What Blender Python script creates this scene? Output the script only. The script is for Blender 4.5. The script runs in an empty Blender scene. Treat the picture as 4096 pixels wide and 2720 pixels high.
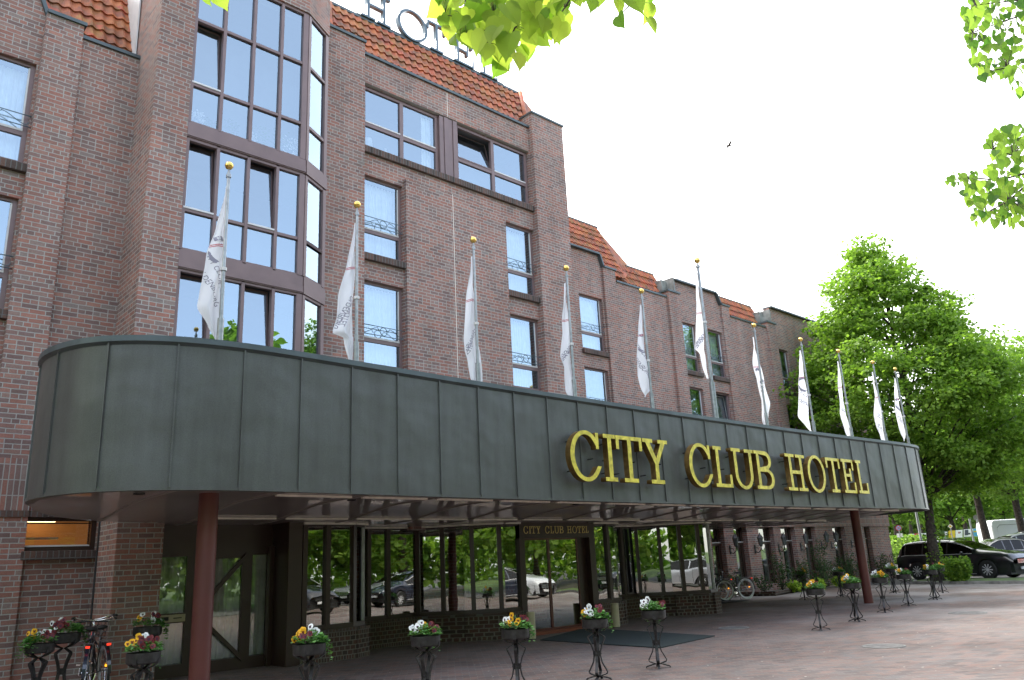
import bpy, bmesh, math, random
from mathutils import Vector, Matrix, noise
R_ = math.radians
sc = bpy.context.scene
COL = sc.collection

# ------------------------------------------------------------------ camera
HC = 1.5
yaw, pitch, roll = R_(43.325), R_(15.83), R_(-2.82)
_cy, _sy, _cp, _sp = math.cos(yaw), math.sin(yaw), math.cos(pitch), math.sin(pitch)
FW = Vector((_sy*_cp, _cy*_cp, _sp)); RT = Vector((_cy, -_sy, 0)); UP = RT.cross(FW)
r2 = math.cos(roll)*RT + math.sin(roll)*UP; u2 = -math.sin(roll)*RT + math.cos(roll)*UP
RT, UP = r2, u2
cam_d = bpy.data.cameras.new('camera'); cam = bpy.data.objects.new('camera', cam_d); COL.objects.link(cam)
M = Matrix.Identity(4)
for i in range(3):
    M[i][0] = RT[i]; M[i][1] = UP[i]; M[i][2] = -FW[i]
M[2][3] = HC
cam.matrix_world = M
cam_d.sensor_width = 36; cam_d.lens = 3203.0/4096*36; cam_d.clip_end = 1500; cam_d.clip_start = 0.05
sc.camera = cam
sc.render.resolution_x = 1024; sc.render.resolution_y = 680

def ray(x, y):                      # view direction of a point of the 4096-wide photograph
    return (x-2048)*RT - (y-1360)*UP + 3203.0*FW
def gnd(x, y, z=0.0):
    d = ray(x, y); return Vector((0, 0, HC)) + d*((z-HC)/d.z)
def dep(x, y, depth):
    d = ray(x, y); return Vector((0, 0, HC)) + d*(depth/3203.0)

# ------------------------------------------------------------------ world, sun, exposure
SUN_AZ, SUN_EL = R_(8), R_(52)
w = bpy.data.worlds.new("World"); sc.world = w; w.use_nodes = True
nt = w.node_tree; nt.nodes.clear()
N = nt.nodes.new; L = nt.links.new
out = N('ShaderNodeOutputWorld'); bg = N('ShaderNodeBackground'); bg.inputs[1].default_value = 0.15
sky = N('ShaderNodeTexSky'); sky.sky_type = 'NISHITA'; sky.sun_disc = False
sky.sun_elevation = SUN_EL; sky.sun_rotation = SUN_AZ; sky.air_density = 1.0; sky.dust_density = 1.5
tc = N('ShaderNodeTexCoord'); sep = N('ShaderNodeSeparateXYZ'); L(tc.outputs['Generated'], sep.inputs[0])
nz = N('ShaderNodeTexNoise'); nz.inputs['Scale'].default_value = 2.2; nz.inputs['Detail'].default_value = 5
L(tc.outputs['Generated'], nz.inputs['Vector'])
# a bright thin cloud layer fills the half of the sky towards the sun, with a soft ragged edge
ad = N('ShaderNodeMath'); ad.operation = 'MULTIPLY_ADD'; ad.inputs[1].default_value = 0.5; ad.inputs[2].default_value = -0.25
L(nz.outputs['Fac'], ad.inputs[0])
a2 = N('ShaderNodeMath'); a2.operation = 'ADD'; L(sep.outputs['Y'], a2.inputs[0]); L(ad.outputs[0], a2.inputs[1])
mr = N('ShaderNodeMapRange'); mr.interpolation_type = 'SMOOTHSTEP'
mr.inputs['From Min'].default_value = -0.25; mr.inputs['From Max'].default_value = 0.10; mr.inputs['To Min'].default_value = 0.30
L(a2.outputs[0], mr.inputs['Value'])
mx = N('ShaderNodeMixRGB'); L(mr.outputs['Result'], mx.inputs[0]); L(sky.outputs[0], mx.inputs[1])
mx.inputs[2].default_value = (6.0, 6.05, 6.2, 1)
L(mx.outputs[0], bg.inputs[0]); L(bg.outputs[0], out.inputs[0])

sd = bpy.data.lights.new('sun', 'SUN'); sd.energy = 1.8; sd.angle = R_(22); sd.color = (1, .95, .86)
so = bpy.data.objects.new('sun', sd); COL.objects.link(so)
S = Vector((math.sin(SUN_AZ)*math.cos(SUN_EL), math.cos(SUN_AZ)*math.cos(SUN_EL), math.sin(SUN_EL)))
so.rotation_euler = S.to_track_quat('Z', 'Y').to_euler()
sc.view_settings.view_transform = 'Standard'; sc.view_settings.look = 'None'
sc.view_settings.gamma = 1; sc.view_settings.use_curve_mapping = False
sc.view_settings.exposure = 2.0

# ------------------------------------------------------------------ materials
def mat(name):
    m = bpy.data.materials.new(name); m.use_nodes = True
    return m, m.node_tree, m.node_tree.nodes['Principled BSDF']
def plain(name, col, rough=.6, metal=0., var=0.08, scale=6., bump=0., spec=.5, emit=None, es=0):
    m, t, b = mat(name)
    b.inputs['Roughness'].default_value = rough; b.inputs['Metallic'].default_value = metal
    b.inputs['Specular IOR Level'].default_value = spec
    n = t.nodes.new('ShaderNodeTexNoise'); n.inputs['Scale'].default_value = scale; n.inputs['Detail'].default_value = 6
    g = t.nodes.new('ShaderNodeNewGeometry'); t.links.new(g.outputs['Position'], n.inputs['Vector'])
    r = t.nodes.new('ShaderNodeValToRGB')
    r.color_ramp.elements[0].position = .3; r.color_ramp.elements[1].position = .7
    r.color_ramp.elements[0].color = tuple(max(0, c*(1-var*2)) for c in col)+(1,)
    r.color_ramp.elements[1].color = tuple(min(1, c*(1+var*2)) for c in col)+(1,)
    t.links.new(n.outputs['Fac'], r.inputs[0]); t.links.new(r.outputs[0], b.inputs['Base Color'])
    if bump:
        bp = t.nodes.new('ShaderNodeBump'); bp.inputs['Strength'].default_value = bump; bp.inputs['Distance'].default_value = .02
        t.links.new(n.outputs['Fac'], bp.inputs['Height']); t.links.new(bp.outputs[0], b.inputs['Normal'])
    if emit:
        b.inputs['Emission Color'].default_value = emit+(1,); b.inputs['Emission Strength'].default_value = es
    return m

def brick(name, bw=.25, rh=.0833, ramp=None, mortar=(.40, .375, .34), plane='wall', offset=.5, ms=.0095, rot=0., bumpd=.012, stain=.55, vshift=0., ky=1.):
    m, t, b = mat(name)
    nd, lk = t.nodes.new, t.links.new
    g = nd('ShaderNodeNewGeometry'); s = nd('ShaderNodeSeparateXYZ'); lk(g.outputs['Position'], s.inputs[0])
    c = nd('ShaderNodeCombineXYZ')
    if plane == 'wall':
        a = nd('ShaderNodeMath'); a.operation = 'MULTIPLY_ADD'; lk(s.outputs['Y'], a.inputs[0]); a.inputs[1].default_value = ky; lk(s.outputs['X'], a.inputs[2])
        zz = nd('ShaderNodeMath'); zz.operation = 'ADD'; lk(s.outputs['Z'], zz.inputs[0]); zz.inputs[1].default_value = vshift
        lk(a.outputs[0], c.inputs[0]); lk(zz.outputs[0], c.inputs[1]); vec = c.outputs[0]
    else:
        mp = nd('ShaderNodeMapping'); mp.inputs['Rotation'].default_value = (0, 0, rot)
        lk(g.outputs['Position'], mp.inputs[0]); vec = mp.outputs[0]
    # slightly wavering courses
    n0 = nd('ShaderNodeTexNoise'); n0.inputs['Scale'].default_value = 9; n0.inputs['Detail'].default_value = 2; lk(g.outputs['Position'], n0.inputs['Vector'])
    sb = nd('ShaderNodeVectorMath'); sb.operation = 'MULTIPLY_ADD'; lk(n0.outputs['Color'], sb.inputs[0])
    sb.inputs[1].default_value = (.014, .012, 0); sb.inputs[2].default_value = (-.007, -.006, 0)
    av = nd('ShaderNodeVectorMath'); av.operation = 'ADD'; lk(vec, av.inputs[0]); lk(sb.outputs[0], av.inputs[1])
    bt = nd('ShaderNodeTexBrick'); lk(av.outputs[0], bt.inputs['Vector'])
    bt.inputs['Scale'].default_value = 1; bt.inputs['Brick Width'].default_value = bw; bt.inputs['Row Height'].default_value = rh
    bt.inputs['Mortar Size'].default_value = ms; bt.inputs['Mortar Smooth'].default_value = .25
    bt.inputs['Color1'].default_value = (0, 0, 0, 1); bt.inputs['Color2'].default_value = (1, 1, 1, 1); bt.inputs['Mortar'].default_value = (.5, .5, .5, 1)
    bt.offset = offset; bt.offset_frequency = 2
    if offset and plane == 'wall': bt.squash = .5; bt.squash_frequency = 5
    rp = nd('ShaderNodeValToRGB'); rp.color_ramp.interpolation = 'LINEAR'
    ramp = ramp or BR
    els = rp.color_ramp.elements
    while len(els) < len(ramp): els.new(.5)
    for e, (p, cc) in zip(els, ramp): e.position = p; e.color = cc+(1,)
    lk(bt.outputs['Color'], rp.inputs[0])
    # speckle inside each brick, big faint stains over the wall
    n1 = nd('ShaderNodeTexNoise'); n1.inputs['Scale'].default_value = 45; n1.inputs['Detail'].default_value = 4; lk(g.outputs['Position'], n1.inputs['Vector'])
    n2 = nd('ShaderNodeTexNoise'); n2.inputs['Scale'].default_value = .55; n2.inputs['Detail'].default_value = 5; lk(g.outputs['Position'], n2.inputs['Vector'])
    m1 = nd('ShaderNodeMixRGB'); m1.blend_type = 'OVERLAY'; m1.inputs[0].default_value = .30; lk(rp.outputs[0], m1.inputs[1]); lk(n1.outputs['Fac'], m1.inputs[2])
    mm = nd('ShaderNodeMixRGB'); lk(bt.outputs['Fac'], mm.inputs[0]); lk(m1.outputs[0], mm.inputs[1]); mm.inputs[2].default_value = mortar+(1,)
    m2 = nd('ShaderNodeMixRGB'); m2.blend_type = 'MULTIPLY'; m2.inputs[0].default_value = stain
    r2_ = nd('ShaderNodeValToRGB'); r2_.color_ramp.elements[0].position = .36; r2_.color_ramp.elements[1].position = .62
    r2_.color_ramp.elements[0].color = (.62, .60, .58, 1); r2_.color_ramp.elements[1].color = (1.12, 1.12, 1.12, 1)
    mpz = nd('ShaderNodeMapping'); mpz.inputs['Scale'].default_value = (1.6, 1.6, .28); lk(g.outputs['Position'], mpz.inputs[0])
    n4 = nd('ShaderNodeTexNoise'); n4.inputs['Scale'].default_value = 1.5; n4.inputs['Detail'].default_value = 7; lk(mpz.outputs[0], n4.inputs['Vector'])
    mxx = nd('ShaderNodeMath'); mxx.operation = 'MULTIPLY_ADD'; mxx.inputs[1].default_value = .5; lk(n4.outputs['Fac'], mxx.inputs[0])
    hf = nd('ShaderNodeMath'); hf.operation = 'MULTIPLY'; hf.inputs[1].default_value = .5; lk(n2.outputs['Fac'], hf.inputs[0]); lk(hf.outputs[0], mxx.inputs[2])
    lk(mxx.outputs[0], r2_.inputs[0]); lk(mm.outputs[0], m2.inputs[1]); lk(r2_.outputs[0], m2.inputs[2])
    lk(m2.outputs[0], b.inputs['Base Color'])
    b.inputs['Roughness'].default_value = .88
    iv = nd('ShaderNodeMath'); iv.operation = 'MULTIPLY_ADD'; iv.inputs[1].default_value = -1; lk(bt.outputs['Fac'], iv.inputs[0])
    hn = nd('ShaderNodeMath'); hn.operation = 'MULTIPLY_ADD'; hn.inputs[1].default_value = .35; hn.inputs[2].default_value = .8; lk(n1.outputs['Fac'], hn.inputs[0]); lk(hn.outputs[0], iv.inputs[2])
    bp = nd('ShaderNodeBump'); bp.inputs['Strength'].default_value = .8; bp.inputs['Distance'].default_value = bumpd
    lk(iv.outputs[0], bp.inputs['Height']); lk(bp.outputs[0], b.inputs['Normal'])
    return m, t, b
BR = [(0, (.19, .115, .10)), (.2, (.235, .15, .13)), (.38, (.305, .14, .105)), (.55, (.355, .16, .12)), (.72, (.25, .165, .14)), (.86, (.39, .185, .135)), (1, (.24, .195, .172))]
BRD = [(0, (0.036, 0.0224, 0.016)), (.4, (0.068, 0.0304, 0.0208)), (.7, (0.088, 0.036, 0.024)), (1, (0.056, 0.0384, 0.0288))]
PV = [(0, (0.084, 0.0588, 0.0521)), (.25, (0.134, 0.0907, 0.0781)), (.5, (0.197, 0.109, 0.084)), (.7, (0.118, 0.102, 0.0991)), (.85, (0.168, 0.122, 0.105)), (1, (0.21, 0.122, 0.0924))]
MT = {}
MT['brick'] = brick('hotel_brick')[0]
MT['soldier'] = brick('soldier_brick', bw=.0833, rh=.25, offset=0)[0]
MT['rowlock'] = brick('rowlock_brick', bw=.0833, rh=.5, offset=0, ramp=[(0, (.055, .04, .032)), (.5, (.10, .062, .05)), (1, (.14, .075, .055))], mortar=(.14, .13, .12), bumpd=.02)[0]
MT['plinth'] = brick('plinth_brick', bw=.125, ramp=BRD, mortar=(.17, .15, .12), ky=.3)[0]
pm, pt, pb = brick('pavers', bw=.21, rh=.105, ramp=PV, mortar=(.18, .165, .15), plane='floor', rot=R_(38), ms=.008, stain=.6, bumpd=.008)
MT['pavers'] = pm
# pale patches, stronger towards larger X, and scattered pale petals on the paving
nd, lk = pt.nodes.new, pt.links.new
g = nd('ShaderNodeNewGeometry')
old = pb.inputs['Base Color'].links[0].from_socket
na = nd('ShaderNodeTexNoise'); na.inputs['Scale'].default_value = .33; na.inputs['Detail'].default_value = 8; na.inputs['Roughness'].default_value = .65; lk(g.outputs['Position'], na.inputs['Vector'])
ra = nd('ShaderNodeValToRGB'); ra.color_ramp.elements[0].position = .42; ra.color_ramp.elements[1].position = .62; lk(na.outputs['Fac'], ra.inputs[0])
sx = nd('ShaderNodeSeparateXYZ'); lk(g.outputs['Position'], sx.inputs[0])
mrx = nd('ShaderNodeMapRange'); mrx.inputs['From Min'].default_value = 14; mrx.inputs['From Max'].default_value = 30; mrx.inputs['To Min'].default_value = .15; mrx.inputs['To Max'].default_value = .95; lk(sx.outputs['X'], mrx.inputs['Value'])
mu = nd('ShaderNodeMath'); mu.operation = 'MULTIPLY'; lk(ra.outputs[0], mu.inputs[0]); lk(mrx.outputs['Result'], mu.inputs[1])
ma = nd('ShaderNodeMixRGB'); lk(mu.outputs[0], ma.inputs[0]); lk(old, ma.inputs[1]); ma.inputs[2].default_value = (.33, .30, .28, 1)
nb = nd('ShaderNodeTexVoronoi'); nb.inputs['Scale'].default_value = 3.2; lk(g.outputs['Position'], nb.inputs['Vector'])
rb = nd('ShaderNodeValToRGB'); rb.color_ramp.elements[0].position = .045; rb.color_ramp.elements[1].position = .06; rb.color_ramp.elements[0].color = (1, 1, 1, 1); rb.color_ramp.elements[1].color = (0, 0, 0, 1)
lk(nb.outputs['Distance'], rb.inputs[0])
mb_ = nd('ShaderNodeMixRGB'); lk(rb.outputs[0], mb_.inputs[0]); lk(ma.outputs[0], mb_.inputs[1]); mb_.inputs[2].default_value = (.5, .48, .42, 1)
lk(mb_.outputs[0], pb.inputs['Base Color'])
pb.inputs['Roughness'].default_value = .6; pb.inputs['Specular IOR Level'].default_value = .35

MT['frame'] = plain('brown_frame', (.185, .12, .115), .45, var=.05, scale=3)
MT['dframe'] = plain('dark_brown_frame', (.042, .021, .015), .35, var=.06, scale=3)
MT['redframe'] = plain('red_brown_frame', (.11, .028, .018), .3, var=.05)
MT['strip'] = plain('white_sash', (.62, .60, .58), .4, var=.03)
MT['coping'] = plain('zinc_coping', (.075, .095, .10), .42, metal=.25, var=.12, scale=2)
MT['zinc'] = plain('pale_zinc', (.22, .22, .20), .5, var=.25, scale=3)
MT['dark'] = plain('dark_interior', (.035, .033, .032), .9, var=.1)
MT['room'] = plain('pale_interior', (.16, .17, .18), .9, var=.1, scale=1.2)
MT['curtain'] = plain('sheer_curtain', (.78, .80, .80), .9, var=.04)
MT['blind'] = plain('grey_drape', (.30, .31, .29), .9, var=.08)
MT['iron'] = plain('wrought_iron', (.035, .032, .032), .45, metal=.4, var=.2, scale=20)
MT['railing'] = plain('painted_railing', (.10, .14, .16), .5, metal=.3)
MT['gold'] = plain('gold_leaf_paint', (.66, .55, .07), .38, metal=.15, var=.17, scale=9)
MT['goldtext'] = plain('gold_text', (.80, .62, .22), .4, var=.03)
MT['goldside'] = plain('brass_edge', (.20, .12, .035), .38, metal=.55, var=.2, scale=8)
MT['goldball'] = plain('gilded_ball', (.75, .50, .14), .22, metal=.9, var=.08)
MT['steel'] = plain('galvanised_steel', (.28, .29, .29), .38, metal=.75, var=.1, scale=12)
MT['column'] = plain('oxide_red_paint', (.10, .024, .018), .5, var=.12, scale=1.5)
MT['cream'] = plain('cream_trim', (.80, .74, .64), .5, var=.06)
MT['ash'] = plain('beige_steel', (.42, .36, .22), .35, var=.05)
MT['mat'] = plain('green_doormat', (.014, .022, .021), .95, var=.2, scale=60)
MT['asphalt'] = plain('asphalt', (.085, .08, .078), .9, var=.15, scale=3, bump=.1)
MT['rib'] = plain('soffit_rib', (.30, .26, .24), .4, var=.05)
MT['stone'] = plain('kerb_stone', (.22, .215, .20), .85, var=.2, scale=4)
MT['iron_cover'] = plain('cast_cover', (.13, .12, .11), .7, var=.25, scale=10)
MT['grass'] = plain('lawn', (.075, .12, .025), .95, var=.3, scale=2.5, bump=.5)
MT['earth'] = plain('earth', (.05, .045, .03), .95, var=.3, scale=2)

MT['ink'] = plain('flag_ink', (.05, .03, .06), .8, var=.02)
MT['redink'] = plain('flag_red_line', (.5, .03, .06), .8, var=.02)
MT['signmetal'] = plain('roof_letter_metal', (.10, .135, .155), .35, metal=.5, var=.1)
MT['white'] = plain('white_enamel', (.75, .75, .75), .4, var=.02)
MT['black'] = plain('black_rubber', (.018, .018, .018), .6, var=.1)
MT['bark'] = plain('bark', (.055, .042, .034), .95, var=.35, scale=9, bump=1.0)
MT['chrome'] = plain('chrome', (.75, .75, .75), .12, metal=1., var=.02)
MT['soil'] = plain('soil', (.02, .015, .01), 1, var=.3, scale=20)

def tiles():
    m, t, b = mat('clay_pantile'); nd, lk = t.nodes.new, t.links.new
    g = nd('ShaderNodeNewGeometry'); n = nd('ShaderNodeTexNoise'); n.inputs['Scale'].default_value = 3.5; n.inputs['Detail'].default_value = 8; lk(g.outputs['Position'], n.inputs['Vector'])
    v = nd('ShaderNodeTexVoronoi'); v.inputs['Scale'].default_value = 4; lk(g.outputs['Position'], v.inputs['Vector'])
    r = nd('ShaderNodeValToRGB'); e = r.color_ramp.elements; e[0].position = .3; e[0].color = (.16, .07, .037, 1); e[1].position = .72; e[1].color = (.50, .16, .05, 1)
    x = e.new(.52); x.color = (.38, .105, .037, 1)
    lk(n.outputs['Fac'], r.inputs[0])
    mx = nd('ShaderNodeMixRGB'); mx.blend_type = 'MULTIPLY'; mx.inputs[0].default_value = .35; lk(r.outputs[0], mx.inputs[1]); lk(v.outputs['Color'], mx.inputs[2])
    lk(mx.outputs[0], b.inputs['Base Color']); b.inputs['Roughness'].default_value = .7
    return m
MT['tiles'] = tiles()

def copper():
    m, t, b = mat('patinated_copper'); nd, lk = t.nodes.new, t.links.new
    g = nd('ShaderNodeNewGeometry'); mp = nd('ShaderNodeMapping'); mp.inputs['Scale'].default_value = (3.5, 3.5, .35); lk(g.outputs['Position'], mp.inputs[0])
    n = nd('ShaderNodeTexNoise'); n.inputs['Scale'].default_value = 1.6; n.inputs['Detail'].default_value = 7; n.inputs['Roughness'].default_value = .6; lk(mp.outputs[0], n.inputs['Vector'])
    r = nd('ShaderNodeValToRGB'); e = r.color_ramp.elements; e[0].position = .34; e[0].color = (.074, .076, .070, 1); e[1].position = .68; e[1].color = (.094, .100, .092, 1)
    lk(n.outputs['Fac'], r.inputs[0])
    f = nd('ShaderNodeTexNoise'); f.inputs['Scale'].default_value = 90; lk(g.outputs['Position'], f.inputs['Vector'])
    mx = nd('ShaderNodeMixRGB'); mx.blend_type = 'OVERLAY'; mx.inputs[0].default_value = .35; lk(r.outputs[0], mx.inputs[1]); lk(f.outputs['Fac'], mx.inputs[2])
    lk(mx.outputs[0], b.inputs['Base Color']); b.inputs['Roughness'].default_value = .42; b.inputs['Metallic'].default_value = .15
    n3 = nd('ShaderNodeTexNoise'); n3.inputs['Scale'].default_value = 1.3; lk(g.outputs['Position'], n3.inputs['Vector'])
    bp = nd('ShaderNodeBump'); bp.inputs['Strength'].default_value = .5; bp.inputs['Distance'].default_value = .08; lk(n3.outputs['Fac'], bp.inputs['Height']); lk(bp.outputs[0], b.inputs['Normal'])
    return m
MT['copper'] = copper()

def soffit():
    m, t, b = mat('glossy_soffit'); nd, lk = t.nodes.new, t.links.new
    b.inputs['Base Color'].default_value = (.33, .285, .27, 1); b.inputs['Roughness'].default_value = .3; b.inputs['Metallic'].default_value = .0
    b.inputs['Coat Weight'].default_value = .8; b.inputs['Coat Roughness'].default_value = .03; b.inputs['Specular IOR Level'].default_value = .5
    g = nd('ShaderNodeNewGeometry'); n = nd('ShaderNodeTexNoise'); n.inputs['Scale'].default_value = 1.8; n.inputs['Detail'].default_value = 2; lk(g.outputs['Position'], n.inputs['Vector'])
    bp = nd('ShaderNodeBump'); bp.inputs['Strength'].default_value = .06; bp.inputs['Distance'].default_value = .05; lk(n.outputs['Fac'], bp.inputs['Height'])
    lk(bp.outputs[0], b.inputs['Coat Normal'])
    return m
MT['soffit'] = soffit()

def glass(name, refl, tint, gl=(1, 1, 1), wob=0., ior=1.5):
    m = bpy.data.materials.new(name); m.use_nodes = True; t = m.node_tree; t.nodes.clear(); nd, lk = t.nodes.new, t.links.new
    o = nd('ShaderNodeOutputMaterial'); ms = nd('ShaderNodeMixShader'); tr = nd('ShaderNodeBsdfTransparent'); gs = nd('ShaderNodeBsdfGlossy')
    tr.inputs[0].default_value = tint+(1,); gs.inputs['Color'].default_value = gl+(1,); gs.inputs['Roughness'].default_value = .004
    fr = nd('ShaderNodeFresnel'); fr.inputs[0].default_value = ior
    ma = nd('ShaderNodeMath'); ma.operation = 'MULTIPLY_ADD'; ma.inputs[1].default_value = 1-refl; ma.inputs[2].default_value = refl; ma.use_clamp = True
    lk(fr.outputs[0], ma.inputs[0]); lk(ma.outputs[0], ms.inputs[0]); lk(tr.outputs[0], ms.inputs[1]); lk(gs.outputs[0], ms.inputs[2]); lk(ms.outputs[0], o.inputs[0])
    if wob:
        g = nd('ShaderNodeNewGeometry'); n = nd('ShaderNodeTexNoise'); n.inputs['Scale'].default_value = 1.6; n.inputs['Detail'].default_value = 1; lk(g.outputs['Position'], n.inputs['Vector'])
        bp = nd('ShaderNodeBump'); bp.inputs['Strength'].default_value = wob; bp.inputs['Distance'].default_value = .05
        lk(n.outputs['Fac'], bp.inputs['Height']); lk(bp.outputs[0], gs.inputs['Normal'])
    return m
MT['glass'] = glass('window_glass', .31, (.85, .9, .92), (.70, .87, 1.0), wob=.05)
MT['glass_low'] = glass('shopfront_glass', .27, (.5, .52, .5), (.93, .95, .92), wob=.035)
MT['carglass'] = glass('car_glass', .015, (.03, .035, .035), wob=0, ior=1.3)

def paint(name, col, metal=.3):
    m, t, b = mat(name); b.inputs['Base Color'].default_value = col+(1,); b.inputs['Metallic'].default_value = metal
    b.inputs['Roughness'].default_value = .28; b.inputs['Coat Weight'].default_value = 1; b.inputs['Coat Roughness'].default_value = .03
    return m
for n_, c_, me in (('black', (.008, .008, .013), 0), ('grey', (.07, .072, .08), .3), ('silver', (.40, .42, .46), .4), ('white', (.72, .73, .74), 0), ('red', (.42, .02, .015), 0), ('navy', (.015, .02, .04), .2)):
    MT['p_'+n_] = paint(n_+'_car_paint', c_, me)
MT['redlamp'] = plain('red_lamp_lens', (.5, .015, .01), .2, emit=(1, .05, .02), es=.35)
MT['clearlamp'] = plain('clear_lamp_lens', (.55, .58, .6), .08, metal=.3)
MT['alloy'] = plain('alloy_wheel', (.62, .62, .64), .35, metal=.2)

def leafmat(name, c0, c1, trans=.55, light=(1.0, 1.12, .6)):
    m = bpy.data.materials.new(name); m.use_nodes = True; t = m.node_tree; t.nodes.clear(); nd, lk = t.nodes.new, t.links.new
    o = nd('ShaderNodeOutputMaterial'); ms = nd('ShaderNodeMixShader'); d = nd('ShaderNodeBsdfPrincipled'); tl = nd('ShaderNodeBsdfTranslucent')
    at = nd('ShaderNodeAttribute'); at.attribute_name = 'rnd'
    r = nd('ShaderNodeValToRGB'); r.color_ramp.elements[0].color = c0+(1,); r.color_ramp.elements[1].color = c1+(1,)
    lk(at.outputs['Fac'], r.inputs[0]); lk(r.outputs[0], d.inputs['Base Color']); d.inputs['Roughness'].default_value = .55; d.inputs['Specular IOR Level'].default_value = .3
    mc = nd('ShaderNodeMixRGB'); mc.blend_type = 'MULTIPLY'; mc.inputs[0].default_value = 1; lk(r.outputs[0], mc.inputs[1]); mc.inputs[2].default_value = tuple(light)+(1,)
    hs = nd('ShaderNodeHueSaturation'); hs.inputs['Value'].default_value = 1.3; lk(mc.outputs[0], hs.inputs['Color'])
    lk(hs.outputs[0], tl.inputs[0]); ms.inputs[0].default_value = trans; lk(d.outputs[0], ms.inputs[1]); lk(tl.outputs[0], ms.inputs[2]); lk(ms.outputs[0], o.inputs[0])
    return m
MT['leaf'] = leafmat('lime_leaf', (.09, .18, .03), (.27, .40, .06), .52)
MT['leaf_near'] = leafmat('young_lime_leaf', (.10, .20, .03), (.52, .62, .12), .62)
MT['leaf_mid'] = leafmat('mid_lime_leaf', (.06, .15, .03), (.32, .46, .09), .5)
MT['leaf_far'] = leafmat('far_leaf', (.09, .17, .04), (.27, .38, .09), .55)
MT['leaf_dark'] = leafmat('dark_leaf', (.015, .04, .012), (.06, .11, .03), .3)
MT['ivy'] = leafmat('ivy_leaf', (.04, .13, .03), (.16, .34, .09), .3)
MT['shrub'] = leafmat('shrub_leaf', (.02, .05, .02), (.09, .15, .05), .3)
MT['p_yellow'] = plain('yellow_petal', (.80, .42, .01), .7, var=.04)
MT['p_whitep'] = plain('white_petal', (.80, .80, .78), .7, var=.03)
MT['p_redp'] = plain('wine_petal', (.14, .008, .012), .6, var=.1)
MT['p_center'] = plain('petal_blotch', (.05, .01, .03), .8, var=.1)
MT['p_brownc'] = plain('brown_blotch', (.16, .03, .01), .8, var=.1)
m_, t_, b_ = mat('flag_cloth'); b_.inputs['Base Color'].default_value = (.92, .92, .95, 1); b_.inputs['Roughness'].default_value = .8
tl_ = t_.nodes.new('ShaderNodeBsdfTranslucent'); tl_.inputs[0].default_value = (.95, .96, 1, 1); mx_ = t_.nodes.new('ShaderNodeMixShader'); mx_.inputs[0].default_value = .42
t_.links.new(b_.outputs[0], mx_.inputs[1]); t_.links.new(tl_.outputs[0], mx_.inputs[2]); t_.links.new(mx_.outputs[0], t_.nodes['Material Output'].inputs[0]); MT['cloth'] = m_
MT['ink'] = plain('flag_ink', (.26, .25, .31), .8, var=.02); MT['doorglass'] = glass('door_glass', .2, (.85, .87, .85), (.93, .95, .92), wob=.03); MT['lightblind'] = plain('pale_vertical_blind', (.62, .63, .60), .9, var=.08)
MT['lantern_glass'] = plain('lantern_glass', (.12, .13, .12), .2, var=.1)
MT['glowroom'] = plain('glowing_room', (.30, .14, .05), .8, var=.05, emit=(1, .40, .10), es=.035)  # room surfaces glow by themselves, standing in for lamp light falling on them
MT['tube'] = plain('warm_tube_lamp', (.9, .7, .4), .5, emit=(1, .72, .35), es=2.2)
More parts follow.
